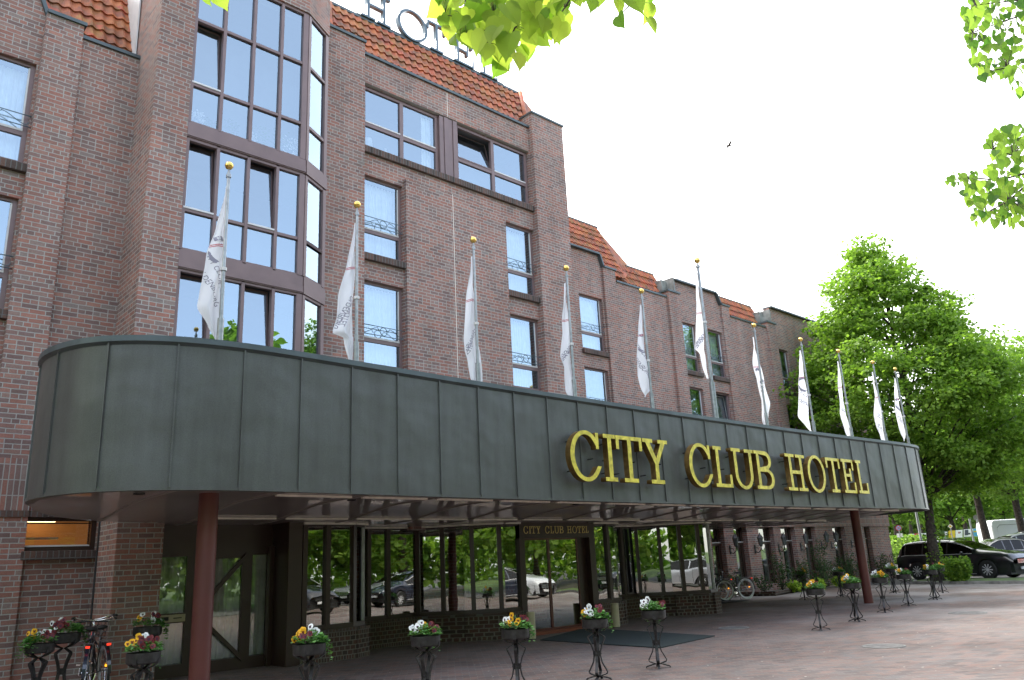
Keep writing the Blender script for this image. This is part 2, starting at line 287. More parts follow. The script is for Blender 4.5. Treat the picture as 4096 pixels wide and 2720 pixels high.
# ------------------------------------------------------------------ helpers
class MB:
    def __init__(s): s.v = []; s.f = []; s.m = []
    def quad(s, *p, mi=0):
        k = len(s.v); s.v += [tuple(q) for q in p]; s.f.append(tuple(range(k, k+len(p)))); s.m.append(mi)
    def box(s, x0, x1, y0, y1, z0, z1, mi=0, M=None):
        c = [(x0, y0, z0), (x1, y0, z0), (x1, y1, z0), (x0, y1, z0), (x0, y0, z1), (x1, y0, z1), (x1, y1, z1), (x0, y1, z1)]
        if M is not None: c = [tuple(M @ Vector(q)) for q in c]
        k = len(s.v); s.v += c
        for f in ((0, 3, 2, 1), (4, 5, 6, 7), (0, 1, 5, 4), (1, 2, 6, 5), (2, 3, 7, 6), (3, 0, 4, 7)):
            s.f.append(tuple(k+i for i in f)); s.m.append(mi)
    def ext(s, poly, z0, z1, mi=0):                    # polygon in plan, raised
        n = len(poly); k = len(s.v)
        s.v += [(x, y, z0) for x, y in poly]+[(x, y, z1) for x, y in poly]
        for i in range(n):
            j = (i+1) % n; s.f.append((k+i, k+j, k+n+j, k+n+i)); s.m.append(mi)
        s.f.append(tuple(k+i for i in range(n))[::-1]); s.f.append(tuple(k+n+i for i in range(n))); s.m += [mi, mi]
    def extxz(s, poly, y0, y1, mi=0):                  # polygon in elevation (x,z), thickness in y
        n = len(poly); k = len(s.v)
        s.v += [(x, y0, z) for x, z in poly]+[(x, y1, z) for x, z in poly]
        for i in range(n):
            j = (i+1) % n; s.f.append((k+i, k+n+i, k+n+j, k+j)); s.m.append(mi)
        s.f.append(tuple(k+i for i in range(n))); s.f.append(tuple(k+n+i for i in range(n))[::-1]); s.m += [mi, mi]
    def tube(s, pts, r, n=8, mi=0, cap=True, flat=None):
        pts = [Vector(p) for p in pts]; rs = r if isinstance(r, (list, tuple)) else [r]*len(pts)
        k0 = len(s.v); prev = None
        for i, p in enumerate(pts):
            if i == 0: d = pts[1]-p
            elif i == len(pts)-1: d = p-pts[-2]
            else: d = (pts[i+1]-p).normalized()+(p-pts[i-1]).normalized()
            d.normalize()
            if prev is None:
                a = d.orthogonal().normalized() if flat is None else (flat-d*flat.dot(d)).normalized()
            else:
                a = (prev-d*prev.dot(d))
                a = a.normalized() if a.length > 1e-6 else d.orthogonal().normalized()
            prev = a; b = d.cross(a)
            for j in range(n):
                t = 2*math.pi*j/n
                ca, sb = math.cos(t), math.sin(t)
                if flat is not None:
                    ca = 1 if ca > 0 else -1; sb = .25 if sb > 0 else -.25
                s.v.append(tuple(p+a*ca*rs[i]+b*sb*rs[i]))
        for i in range(len(pts)-1):
            for j in range(n):
                q = k0+i*n; s.f.append((q+j, q+(j+1) % n, q+n+(j+1) % n, q+n+j)); s.m.append(mi)
        if cap:
            s.f.append(tuple(k0+j for j in range(n))[::-1]); s.f.append(tuple(k0+(len(pts)-1)*n+j for j in range(n))); s.m += [mi, mi]
    def bar(s, pts, w_, side, mi=0, th=.0045):                   # flat iron bar: width w_ along `side`
        pts = [Vector(p) for p in pts]; k0 = len(s.v); side = Vector(side).normalized()
        for i, p in enumerate(pts):
            d = (pts[min(i+1, len(pts)-1)]-pts[max(i-1, 0)]).normalized(); nn = d.cross(side).normalized()*th
            for a, b in ((1, 1), (-1, 1), (-1, -1), (1, -1)): s.v.append(tuple(p+side*w_*.5*a+nn*b))
        for i in range(len(pts)-1):
            for j in range(4):
                q = k0+i*4; s.f.append((q+j, q+(j+1) % 4, q+4+(j+1) % 4, q+4+j)); s.m.append(mi)
    def lathe(s, prof, c=(0, 0, 0), n=24, mi=0, axis='z'):
        k0 = len(s.v)
        for r, h in prof:
            for j in range(n):
                t = 2*math.pi*j/n; a, b = r*math.cos(t), r*math.sin(t)
                p = (a, b, h) if axis == 'z' else ((h, a, b) if axis == 'x' else (a, h, b))
                s.v.append((c[0]+p[0], c[1]+p[1], c[2]+p[2]))
        for i in range(len(prof)-1):
            for j in range(n):
                q = k0+i*n; s.f.append((q+j, q+(j+1) % n, q+n+(j+1) % n, q+n+j)); s.m.append(mi)
    def sphere(s, c, r, n=16, mi=0, sq=(1, 1, 1)):
        s2 = []
        m_ = n//2
        k0 = len(s.v)
        for i in range(m_+1):
            a = math.pi*i/m_
            for j in range(n):
                t = 2*math.pi*j/n
                s.v.append((c[0]+r*sq[0]*math.sin(a)*math.cos(t), c[1]+r*sq[1]*math.sin(a)*math.sin(t), c[2]-r*sq[2]*math.cos(a)))
        for i in range(m_):
            for j in range(n):
                q = k0+i*n; s.f.append((q+j, q+(j+1) % n, q+n+(j+1) % n, q+n+j)); s.m.append(mi)
    def wall(s, x0, x1, z0, z1, yf, holes=(), rev=.12, swap=False, mi=0):
        xs = sorted({x0, x1, *[h[0] for h in holes], *[h[1] for h in holes]}); zs = sorted({z0, z1, *[h[2] for h in holes], *[h[3] for h in holes]})
        xs = [x for x in xs if x0 <= x <= x1]; zs = [z for z in zs if z0 <= z <= z1]
        for a, b in zip(xs, xs[1:]):
            for c, d in zip(zs, zs[1:]):
                mx_, mz_ = (a+b)/2, (c+d)/2
                if any(h[0] < mx_ < h[1] and h[2] < mz_ < h[3] for h in holes): continue
                s.quad((a, yf, c), (b, yf, c), (b, yf, d), (a, yf, d), mi=mi)
        for a, b, c, d in holes:
            y2 = yf+rev
            s.quad((a, yf, c), (a, yf, d), (a, y2, d), (a, y2, c), mi=mi); s.quad((b, yf, d), (b, yf, c), (b, y2, c), (b, y2, d), mi=mi)
            s.quad((a, yf, d), (b, yf, d), (b, y2, d), (a, y2, d), mi=mi); s.quad((b, yf, c), (a, yf, c), (a, y2, c), (b, y2, c), mi=mi)
    def build(s, name, m, parent=None, smooth=False, bevel=0, loc=None, weld=False):
        me = bpy.data.meshes.new(name); me.from_pydata(s.v, [], s.f)
        ms = m if isinstance(m, (list, tuple)) else [m]
        for q in ms: me.materials.append(MT[q] if isinstance(q, str) else q)
        if len(ms) > 1: me.polygons.foreach_set('material_index', s.m)
        if smooth: me.polygons.foreach_set('use_smooth', [True]*len(s.f))
        if weld:
            b = bmesh.new(); b.from_mesh(me); bmesh.ops.remove_doubles(b, verts=b.verts, dist=1e-4); bmesh.ops.recalc_face_normals(b, faces=b.faces); b.to_mesh(me); b.free()
        me.update(); o = bpy.data.objects.new(name, me); COL.objects.link(o)
        if parent is not None: o.parent = parent
        if loc is not None: o.location = loc
        if bevel:
            md = o.modifiers.new('bevel', 'BEVEL'); md.width = bevel; md.segments = 2; md.limit_method = 'ANGLE'
        return o
def thing(name, label, cat, loc=(0, 0, 0), rz=0, group=None):
    o = bpy.data.objects.new(name, None); COL.objects.link(o); o.location = loc; o.rotation_euler = (0, 0, rz)
    o.empty_display_size = .2; o['label'] = label; o['category'] = cat
    if group: o['group'] = group
    return o
def tag(o, label, cat, group=None, kind=None):
    o['label'] = label; o['category'] = cat
    if group: o['group'] = group
    if kind: o['kind'] = kind
    return o
def struct(name, mb, m, **k):
    o = mb.build(name, m, **k); o['kind'] = 'structure'; o['label'] = STL.get(name, name.replace('_', ' ')); return o
STL = {}
def copy_tree(o, parent=None):
    c = o.copy(); COL.objects.link(c)
    if parent is not None: c.parent = parent
    for ch in KIDS.get(o.name, []) or [q for q in o.children]: copy_tree(ch, c)
    return c
KIDS = {}

# ------------------------------------------------------------------ slab serif letters (unit cap height), outlines as closed loops
def arc(cx, cy, rx, ry, a0, a1, n=18):
    return [(cx+rx*math.cos(R_(a0+(a1-a0)*i/n)), cy+ry*math.sin(R_(a0+(a1-a0)*i/n))) for i in range(n+1)]
def glyph(ch, w_=1., s=.13, t=.085):
    h = 1.
    if ch == 'I':
        a = w_/2-s/2; b = w_/2+s/2; return [[(0, 0), (w_, 0), (w_, t), (b, t), (b, h-t), (w_, h-t), (w_, h), (0, h), (0, h-t), (a, h-t), (a, t), (0, t)]]
    if ch == 'H':
        f = w_*.46; a = f/2-s/2; b = f/2+s/2; c = w_-b; d = w_-a; g0, g1 = .46, .46+t*1.1
        return [[(0, 0), (f, 0), (f, t), (b, t), (b, g0), (c, g0), (c, t), (w_-f, t), (w_-f, 0), (w_, 0), (w_, t), (d, t), (d, h-t), (w_, h-t), (w_, h), (w_-f, h), (w_-f, h-t), (c, h-t), (c, g1), (b, g1), (b, h-t), (f, h-t), (f, h), (0, h), (0, h-t), (a, h-t), (a, t), (0, t)]]
    if ch == 'T':
        a = w_/2-s/2; b = w_/2+s/2; q = s*.8
        return [[(w_/2-.24, 0), (w_/2+.24, 0), (w_/2+.24, t), (b, t), (b, h-t), (w_-q, h-t), (w_-q, h-.3), (w_, h-.3), (w_, h), (0, h), (0, h-.3), (q, h-.3), (q, h-t), (a, h-t), (a, t), (w_/2-.24, t)]]
    if ch == 'L':
        a = .1; b = .1+s; q = s*.8
        return [[(0, 0), (w_, 0), (w_, .32), (w_-q, .32), (w_-q, t), (b, t), (b, h-t), (b+.13, h-t), (b+.13, h), (0, h), (0, h-t), (a, h-t), (a, t), (0, t)]]
    if ch == 'E':
        a = .1; b = .1+s; q = s*.8; g0 = .48; m_ = w_*.72
        return [[(0, 0), (w_, 0), (w_, .32), (w_-q, .32), (w_-q, t), (b, t), (b, g0), (m_-q, g0), (m_-q, g0-.13), (m_, g0-.13), (m_, g0+.25), (m_-q, g0+.25), (m_-q, g0+t), (b, g0+t), (b, h-t), (w_-q-.03, h-t), (w_-q-.03, h-.32), (w_-.03, h-.32), (w_-.03, h), (0, h), (0, h-t), (a, h-t), (a, t), (0, t)]]
    if ch == 'Y':
        c = w_/2; a = c-s/2; b = c+s/2
        return [[(c-.24, 0), (c+.24, 0), (c+.24, t), (b, t), (b, .44), (w_-.1, h-t), (w_, h-t), (w_, h), (w_-.36, h), (w_-.36, h-t), (w_-.26, h-t), (c, .57), (.26, h-t), (.36, h-t), (.36, h), (0, h), (0, h-t), (.1, h-t), (a, .44), (a, t), (c-.24, t)]]
    if ch == 'O':
        return [arc(w_/2, .5, w_/2, .53, 0, 350, 35), arc(w_/2, .5, w_/2-s, .53-t, 0, 350, 35)[::-1]]
    if ch == 'C':
        cx = w_*.5; o = arc(cx, .5, cx, .53, 38, 325, 30); i = arc(cx, .5, cx-s, .53-t, 325, 42, 30)
        x1 = w_*.93
        return [[(x1, .66), (x1, 1.0), (x1-s*.75, 1.0), (x1-s*.75, .86)]+o[1:]+[(w_*.98, .3), (w_*.98-s*.95, .3)]+i[1:-1]+[(x1-s*.75, .72), (x1-s*.75, .66)]]
    if ch == 'U':
        a = .1; b = .1+s; c = w_-b; d = w_-a
        return [[(0, h), (0, h-t), (a, h-t)]+arc(w_/2, .36, w_/2-a, .39, 180, 360, 18)+[(d, h-t), (w_, h-t), (w_, h), (w_-.42, h), (w_-.42, h-t), (c, h-t)]+arc(w_/2, .36, w_/2-b, .39-t, 360, 180, 18)+[(b, h-t), (.42, h-t), (.42, h)]]
    if ch == 'B':
        a = .1; b = .1+s; m_ = .52
        o = [(0, 0)]+arc(w_*.62, .265, w_*.38, .265, -90, 70, 12)+arc(w_*.58, .755, w_*.34, .245, -65, 90, 12)+[(0, h), (0, h-t), (a, h-t), (a, t), (0, t)]
        i1 = [(b, t)]+arc(w_*.60, .27, w_*.38-s*.9, .27-t, -90, 90, 10)+[(b, .54-t)]
        i2 = [(b, .51+t*.6)]+arc(w_*.56, .745, w_*.34-s*.9, .755-.51-t*1.15, -90, 90, 10)+[(b, h-t)]
        return [o, i1[::-1], i2[::-1]]
def letter(name, ch, width, height, depth_, mats, s=.13, t=.085):
    cu = bpy.data.curves.new(name, 'CURVE'); cu.dimensions = '2D'; cu.fill_mode = 'BOTH'; cu.extrude = depth_/2; cu.bevel_depth = 0
    for loop in glyph(ch, width/height, s, t):
        sp = cu.splines.new('POLY'); sp.points.add(len(loop)-1)
        for p, (x, y) in zip(sp.points, loop): p.co = (x*height, y*height, 0, 1)
        sp.use_cyclic_u = True
    tmp = bpy.data.objects.new('tmp', cu); COL.objects.link(tmp)
    dg = bpy.context.evaluated_depsgraph_get(); me = bpy.data.meshes.new_from_object(tmp.evaluated_get(dg)); me.name = name
    bpy.data.objects.remove(tmp); bpy.data.curves.remove(cu)
    me.transform(Matrix.Rotation(math.pi/2, 4, 'X'))         # stand it up facing -Y
    me.materials.clear()
    for q in mats: me.materials.append(MT[q])
    if len(mats) > 1:
        for p in me.polygons: p.material_index = 0 if abs(p.normal.y) > .9 else 1
    o = bpy.data.objects.new(name, me); COL.objects.link(o); return o

# ------------------------------------------------------------------ ground
STL.update(ground='earth and lawn stretching away beyond the hotel forecourt', pavement='reddish brick paving of the forecourt', parking_lot='grey asphalt of the car park', road='asphalt drive behind the camera', grass_strip='strip of grass behind the kerb', lawn='mown lawn bank below the posters', kerb='grey stone kerb along the grass strip')
m_ = MB(); m_.quad((-400, -400, -.03), (600, -400, -.03), (600, 500, -.03), (-400, 500, -.03)); struct('ground', m_, 'earth')
m_ = MB(); m_.ext([(-14, -7), (33.5, -7), (34.6, 5), (35.35, 10.2), (36.0, 13.2), (36.6, 15.2), (41.5, 20.5), (42, 19.6), (29, 19.0), (-14, 19.0)], -.2, 0); struct('pavement', m_, 'pavers')
m_ = MB(); m_.quad((36.5, -8, .004), (44, -8, .02), (44, 27, .02), (36.5, 27, .004)); m_.quad((44, -8, .02), (66, -8, 1.0), (66, 40, 1.0), (44, 27, .02)); struct('parking_lot', m_, 'asphalt')
m_ = MB()
k1 = [(34.6, 5), (35.35, 10.2), (35.75, 12.2), (36.3, 13.9), (37.1, 14.9), (38.4, 15.4)]
k0 = [(34.6, 3), (34.6, 5)]
path = [(33.6, -6.9), (34.0, 0)]+k1
for (a, b), (c, d) in zip(path, path[1:]):
    v = Vector((c-a, d-b)).normalized(); nx, ny = -v.y*.14, v.x*.14
    m_.ext([(a, b), (c, d), (c-nx, d-ny), (a-nx, b-ny)], -.1, .11)
struct('kerb', m_, 'stone')
m_ = MB(); m_.ext([(33.75, -6.9), (34.14, 0), (34.74, 5), (35.49, 10.2), (35.89, 12.2), (36.42, 13.8), (37.2, 14.78), (38.4, 15.3), (39.4, 15.3), (39.0, 11.2), (38.2, 5), (37.5, -6.9)], 0, .09)
struct('grass_strip', m_, 'grass')
m_ = MB(); m_.quad((66, -20, 1.0), (110, -60, 2.4), (130, 80, 2.4), (66, 60, 1.0)); struct('lawn', m_, 'grass')
m_ = MB(); m_.quad((-60, -8, -.004), (33, -8, -.004), (33, -17, .01), (-60, -17, .01)); struct('road', m_, 'asphalt')
m_ = MB(); m_.quad((-60, -17, .01), (40, -17, .01), (60, -60, 1.2), (-60, -60, 1.2)); o = struct('park_lawn', m_, 'grass'); o['label'] = 'lawn of the park seen mirrored in the ground floor glass'

# ------------------------------------------------------------------ hotel
hotel = thing('hotel_building', 'dark red brick hotel with tiled mansard roof, glass stair tower and stepped wing', 'hotel', (8, 15, 0))
def hp(mb, name, m, **k):                     # a part of the hotel (meshes are drawn in world coordinates)
    o = mb.build(name, m, parent=hotel, **k); o.matrix_parent_inverse = Matrix.Translation(-Vector(hotel.location)); return o
def sub(mb, name, m, parent, **k): return mb.build(name, m, parent=parent, **k)

YM, YR, YT, YW = 15.1, 15.22, 14.1, 18.15
def roof_face(x0, x1, y0, z0, y1, z1, name='roof', tw=.21, skewl=0, skewr=0):
    """pantiles between an eaves line and a ridge line, both along X"""
    m = MB(); sl = math.hypot(y1-y0, z1-z0); nrow = max(1, round(sl/.34)); uy, uz = (y1-y0)/sl, (z1-z0)/sl; ny, nz_ = -uz, uy
    ncol = max(2, round((x1-x0)/tw)); tw = (x1-x0)/ncol; k = 6
    for r in range(nrow):
        a, b = sl*r/nrow, min(sl, sl*(r+1)/nrow+.03)
        rows = []
        for (d, lift) in ((a, .055), (b, .012)):
            pts = []
            for c in range(ncol*k+1):
                ph = (c % k)/k; x = x0+tw*c/k; h = .045*(.5+.5*math.sin(2*math.pi*ph))**1.4+lift
                fr = d/sl; xx = x+skewl*fr*(1-(x-x0)/(x1-x0))+skewr*fr*((x-x0)/(x1-x0))
                pts.append((xx, y0+uy*d+ny*h, z0+uz*d+nz_*h))
            rows.append(pts)
        b0 = [(p[0], p[1]-ny*.03, p[2]-nz_*.03) for p in rows[0]]
        for c in range(ncol*k):
            m.quad(rows[0][c], rows[0][c+1], rows[1][c+1], rows[1][c]); m.quad(b0[c], b0[c+1], rows[0][c+1], rows[0][c])
    m.quad((x0-.05, y0-ny*.03, z0-nz_*.03), (x1+.05, y0-ny*.03, z0-nz_*.03), (x1+skewr+.03, y1-ny*.03, z1-nz_*.03), (x0+skewl-.03, y1-ny*.03, z1-nz_*.03))
    return hp(m, name, 'tiles', smooth=False)
def coping(pts, y0, y1, t=.07, name='coping'):
    m = MB()
    for (xa, za), (xb, zb) in zip(pts, pts[1:]):
        d = Vector((xb-xa, zb-za)).normalized(); n = Vector((-d.y, d.x))*t
        m.extxz([(xa, za), (xb, zb), (xb+n.x, zb+n.y), (xa+n.x, za+n.y)], y0, y1)
    return hp(m, name, 'coping')

# --- window of the bedrooms
def rail_mesh(x0, x1, z, y):
    m = MB(); h = .22; w_ = x1-x0; r = .011
    m.tube([(x0-.02, y+.1, z), (x0-.02, y, z), (x1+.02, y, z), (x1+.02, y+.1, z)], r, 6); m.tube([(x0-.02, y+.1, z-h), (x0-.02, y, z-h), (x1+.02, y, z-h), (x1+.02, y+.1, z-h)], r, 6)
    cx = (x0+x1)/2; rr = h/2-.012
    m.tube([(cx+rr*math.cos(t*math.pi/8), y, z-h/2+rr*math.sin(t*math.pi/8)) for t in range(17)], .009, 5)
    for sgn in (-1, 1):
        p = []
        for i in range(13):
            q = i/12; xx = .16+q*(w_/2-.2); zz = -h/2 + (h/2-.03)*math.sin((q-.5)*math.pi)*(-1)
            p.append((cx+sgn*xx, y, z+zz))
        m.tube(p, .008, 5)
        for e, up in ((p[0], 1), (p[-1], -1)):
            m.tube([(e[0]+.035*math.cos(t*.7)*sgn*up, y, e[2]-up*.035+.035*math.sin(t*.7+1)*up) for t in range(6)], .007, 5)
    return m
def curtain_mesh(x0, x1, z0, z1, y, amp=.02, per=.09, seed=0):
    m = MB(); rn = random.Random(seed); n = int((x1-x0)/.018); ph = rn.random()*6
    pts = []
    for i in range(n+1):
        x = x0+(x1-x0)*i/n; pts.append((x, y+amp*math.sin(x/per*6.28+ph)+amp*.6*math.sin(x/per*2.9+ph*2)))
    for (xa, ya), (xb, yb) in zip(pts, pts[1:]): m.quad((xa, ya, z0), (xb, yb, z0), (xb, yb, z1), (xa, ya, z1))
    return m
wseed = [0]
def window(x0, x1, z0, z1, y, tilt=False, rail=True, curt=True, label=None, colour='curtain', back=True):
    wseed[0] += 1
    fw, ft = .075, .09; zt = z0+.31*(z1-z0)
    m = MB(); ya, yb = y, y+.07
    m.box(x0, x0+fw, ya, yb, z0, z1); m.box(x1-fw, x1, ya, yb, z0, z1); m.box(x0+fw, x1-fw, ya, yb, z1-fw*.8, z1); m.box(x0+fw, x1-fw, ya-.02, yb, z0, z0+ft)
    m.box(x0+fw, x1-fw, ya, yb, zt-.04, zt+.05)
    fr = hp(m, 'window', 'frame')
    if label: fr['label'] = label
    ia, ib = x0+fw, x1-fw
    m = MB()
    s = .045; ty = ya+.012
    if not tilt:
        m.box(ia, ib, ty-.02, ty+.03, zt+.05, zt+.05+s*.9); m.box(ia, ia+s*.6, ty, ty+.03, zt+.05, z1-fw); m.box(ib-s*.6, ib, ty, ty+.03, zt+.05, z1-fw)
        sub(m, 'sash', ['strip'], fr)
        m = MB(); m.quad((ia, ty+.02, zt+.05), (ib, ty+.02, zt+.05), (ib, ty+.02, z1-fw*.8), (ia, ty+.02, z1-fw*.8)); sub(m, 'pane', 'glass', fr)
    else:
        dy = .12; a0, a1 = zt+.06, z1-fw
        def P_(x, z): f = (z-a0)/(a1-a0); return (x, ty+.05+dy*f, z)
        for xa, xb in ((ia, ia+s), (ib-s, ib)):
            m.quad(P_(xa, a0), P_(xb, a0), P_(xb, a1), P_(xa, a1)); q0, q1 = P_(xb, a0), P_(xb, a1)
            m.quad(q0, (q0[0], q0[1]+.05, q0[2]), (q1[0], q1[1]+.05, q1[2]), q1)
        m.quad(P_(ia, a1-s), P_(ib, a1-s), P_(ib, a1), P_(ia, a1)); m.quad(P_(ia, a0), P_(ib, a0), P_(ib, a0+s), P_(ia, a0+s))
        sub(m, 'sash', 'strip', fr)
        m = MB(); m.quad(P_(ia, a0), P_(ib, a0), P_(ib, a1), P_(ia, a1)); sub(m, 'pane', 'glass', fr)
    m = MB(); m.quad((ia, ty+.02, z0+ft), (ib, ty+.02, z0+ft), (ib, ty+.02, zt-.04), (ia, ty+.02, zt-.04)); sub(m, 'pane', 'glass', fr)
    if curt:
        sub(curtain_mesh(x0+.02, x1-.02, z0+.02, z1-.05, y+.27, seed=wseed[0]), 'curtain', colour, fr)
    if back:
        m = MB(); m.box(x0-.02, x1+.02, y+.075, y+(.42 if curt else .9), z0-.02, z1+.02); bo = sub(m, 'window_recess', 'room', fr)
        me = bo.data; b = bmesh.new(); b.from_mesh(me); b.faces.ensure_lookup_table(); bmesh.ops.delete(b, geom=[f for f in b.faces if abs(f.calc_center_median().y-(y+.075)) < 1e-4], context='FACES'); b.to_mesh(me); b.free()
    if rail: sub(rail_mesh(x0+.0, x1-.0, zt+.34, y-.09), 'railing', 'railing', fr, smooth=True)
    return fr
def sill(x0, x1, z, y0, y1, h=.16, name='window_sill'):
    m = MB(); m.box(x0, x1, y0, y1, z-h, z); return hp(m, name, 'rowlock', bevel=.008)

FL = [(10.93, 8.84), (8.19, 6.10), (5.45, 3.6)]
# tower: proud strip left, recessed strips with windows, pier, corner pier
m = MB(); m.wall(8.42, 9.6, 2.4, 14.55, YM); m.quad((9.6, YM, 2.4), (9.6, YR, 2.4), (9.6, YR, 14.55), (9.6, YM, 14.55)); hp(m, 'wall', 'brick')
rib = (9.64, 15.42, 11.68, 13.5)
wl, wr = (9.6, 10.82), (14.22, 15.46)
holes = [rib]+[(a+.0, b-.0, z0, z1) for a, b in ((9.62, 10.80), (14.24, 15.44)) for z1, z0 in FL[:2]]
m = MB(); m.wall(9.6, 15.46, 4.3, 14.3, YR, holes, rev=.13); hp(m, 'wall', 'brick')
m = MB(); m.wall(10.82, 14.22, 2.4, 11.12, YM); m.quad((10.82, YR, 2.4), (10.82, YM, 2.4), (10.82, YM, 11.12), (10.82, YR, 11.12)); m.quad((14.22, YM, 2.4), (14.22, YR, 2.4), (14.22, YR, 11.12), (14.22, YM, 11.12))
m.quad((10.82, YM, 11.12), (14.22, YM, 11.12), (14.22, YR, 11.12), (10.82, YR, 11.12)); hp(m, 'wall', 'brick')
m = MB(); m.box(12.325, 12.34, YM-.004, YM+.001, 4.3, 11.12); m.box(12.325, 12.34, YR-.004, YR+.001, 13.52, 14.28); hp(m, 'expansion_joint', 'cream')
m = MB(); m.box(15.46, 16.8, YM-.06, 17.2, 2.4, 14.75); hp(m, 'wall', 'brick')
m = MB(); m.box(15.43, 16.84, YM-.1, 17.2, 14.75, 14.81); hp(m, 'coping', 'coping')
coping([(8.5, 14.55), (9.62, 14.55)], YM-.05, YR+.25); coping([(9.62, 14.3), (15.46, 14.3)], YR-.06, YR+.25)
sill(9.6, 15.44, 11.68, YR-.09, YR+.14, .17)
# core volumes that close the building
m = MB(); m.box(4.5, 16.78, 16.9, 28, 0, 15.5); m.box(-12, 4.5, 16.3, 28, 0, 12.6); m.box(16.78, 43, 19.3, 29, 0, 12.0); hp(m, 'wall', 'brick')
roof_face(8.7, 15.6, 15.42, 14.3, 16.2, 16.22, skewl=.25, skewr=.55)
m = MB(); m.quad((15.6, 15.42, 14.3), (16.9, 15.9, 14.8), (16.75, 16.3, 16.0), (16.15, 16.2, 16.25)); m.quad((9, 16.2, 16.22), (16.2, 16.2, 16.22), (16.2, 27, 16.3), (9, 27, 16.3)); hp(m, 'roof', 'tiles')
m = MB(); m.tube([(8.75, 15.42, 14.55), (8.85, 15.6, 15.0), (9.0, 15.95, 15.75), (9.15, 16.18, 16.2)], .10, 8); hp(m, 'ridge_tiles', 'tiles', smooth=True); m = MB(); m.tube([(15.62, 15.42, 14.4), (16.1, 16.12, 16.25)], .08, 8); hp(m, 'ridge_tiles', 'tiles', smooth=True)
m = MB(); m.box(9.1, 16.15, 16.14, 16.3, 16.2, 16.28); hp(m, 'ridge_flashing', 'coping')

# ribbon window of the top floor
def ribbon(x0, x1, tilt=None, label=None):
    z0, z1, y = 11.70, 13.46, YR+.10; zt = 12.40; n = 2; fw = .09
    m = MB(); m.box(x0, x1, y, y+.08, z1-.07, z1); m.box(x0, x1, y-.02, y+.08, z0, z0+.1)
    xs = [x0+(x1-x0)*i/n for i in range(n+1)]
    for i, x in enumerate(xs):
        a = x if i == 0 else (x-fw if i == n else x-fw/2-.01); b = a+(fw if i in (0, n) else fw+.02); m.box(a, b, y-.005, y+.08, z0+.1, z1-.07)
    for i in range(n):
        a, b = xs[i]+(fw if i == 0 else fw/2), xs[i+1]-(fw if i == n-1 else fw/2); m.box(a, b, y, y+.08, zt-.05, zt+.05)
    fr = hp(m, 'window', 'frame')
    if label: fr['label'] = label
    for i in range(n):
        a, b = xs[i]+(fw if i == 0 else fw/2), xs[i+1]-(fw if i == n-1 else fw/2)
        m = MB(); m.quad((a, y+.04, z0+.1), (b, y+.04, z0+.1), (b, y+.04, zt-.05), (a, y+.04, zt-.05)); sub(m, 'pane', 'glass', fr)
        m = MB(); m.box(a, b, y-.012, y+.03, zt+.05, zt+.085)
        if tilt == i:
            dy = .2
            def P_(x, z): f = (z-zt-.08)/(z1-zt-.15); return (x, y+.05+dy*f, z)
            zz0, zz1 = zt+.09, z1-.08
            for xa, xb in ((a, a+.05), (b-.05, b)):
                m.quad(P_(xa, zz0), P_(xb, zz0), P_(xb, zz1), P_(xa, zz1))
            m.quad(P_(a, zz1-.05), P_(b, zz1-.05), P_(b, zz1), P_(a, zz1))
            sub(m, 'sash', 'frame', fr); m = MB(); m.quad(P_(a, zz0), P_(b, zz0), P_(b, zz1), P_(a, zz1)); sub(m, 'pane', 'glass', fr)
        else:
            sub(m, 'sash', 'strip', fr); m = MB(); m.quad((a, y+.04, zt+.05), (b, y+.04, zt+.05), (b, y+.04, z1-.07), (a, y+.04, z1-.07)); sub(m, 'pane', 'glass', fr)
    return fr
f1 = ribbon(9.66, 12.05, label='left pair of top floor windows with a white lamp shade inside')
f2 = ribbon(12.66, 15.40, tilt=0, label='right pair of top floor windows, one sash tilted open')
m = MB()
for i in range(4):
    a = 12.05+i*.1525; m.box(a+.006, a+.146, YR+.02-(.02 if i % 2 else 0), YR+.2, 11.7, 13.47)
hp(m, 'cladding_panel', 'frame')
m = MB(); m.box(9.62, 15.42, YR+1.2, YR+1.25, 11.5, 13.6); m.box(9.62, 15.42, YR+.22, YR+1.2, 11.62, 11.68); m.box(9.62, 15.42, YR+.22, YR+1.2, 13.5, 13.55); m.box(9.6, 9.62, YR+.2, YR+1.2, 11.6, 13.55); m.box(15.42, 15.44, YR+.2, YR+1.2, 11.6, 13.55); hp(m, 'room', 'room')
sub(curtain_mesh(11.62, 11.96, 11.8, 13.4, YR+.3, seed=5), 'curtain', 'curtain', f1)
m = MB(); m.lathe([(.10, 0), (.13, 0), (.11, .24), (.08, .24)], (10.05, YR+.45, 11.98), 16); m.tube([(10.05, YR+.45, 11.68), (10.05, YR+.45, 12.0)], .012, 6); sub(m, 'table_lamp', 'curtain', f1, smooth=True)
for i in range(2):
    window(9.62, 10.80, FL[i][1], FL[i][0], YR+.09, label='left column tower window with sheer curtain, %s floor' % ('third', 'second')[i]); sill(9.6, 10.86, FL[i][1], YR-.10, YR+.12)
    window(14.24, 15.44, FL[i][1], FL[i][0], YR+.09, label='right column tower window with sheer curtain, %s floor' % ('third', 'second')[i]); sill(14.2, 15.5, FL[i][1], YR-.10, YR+.12)

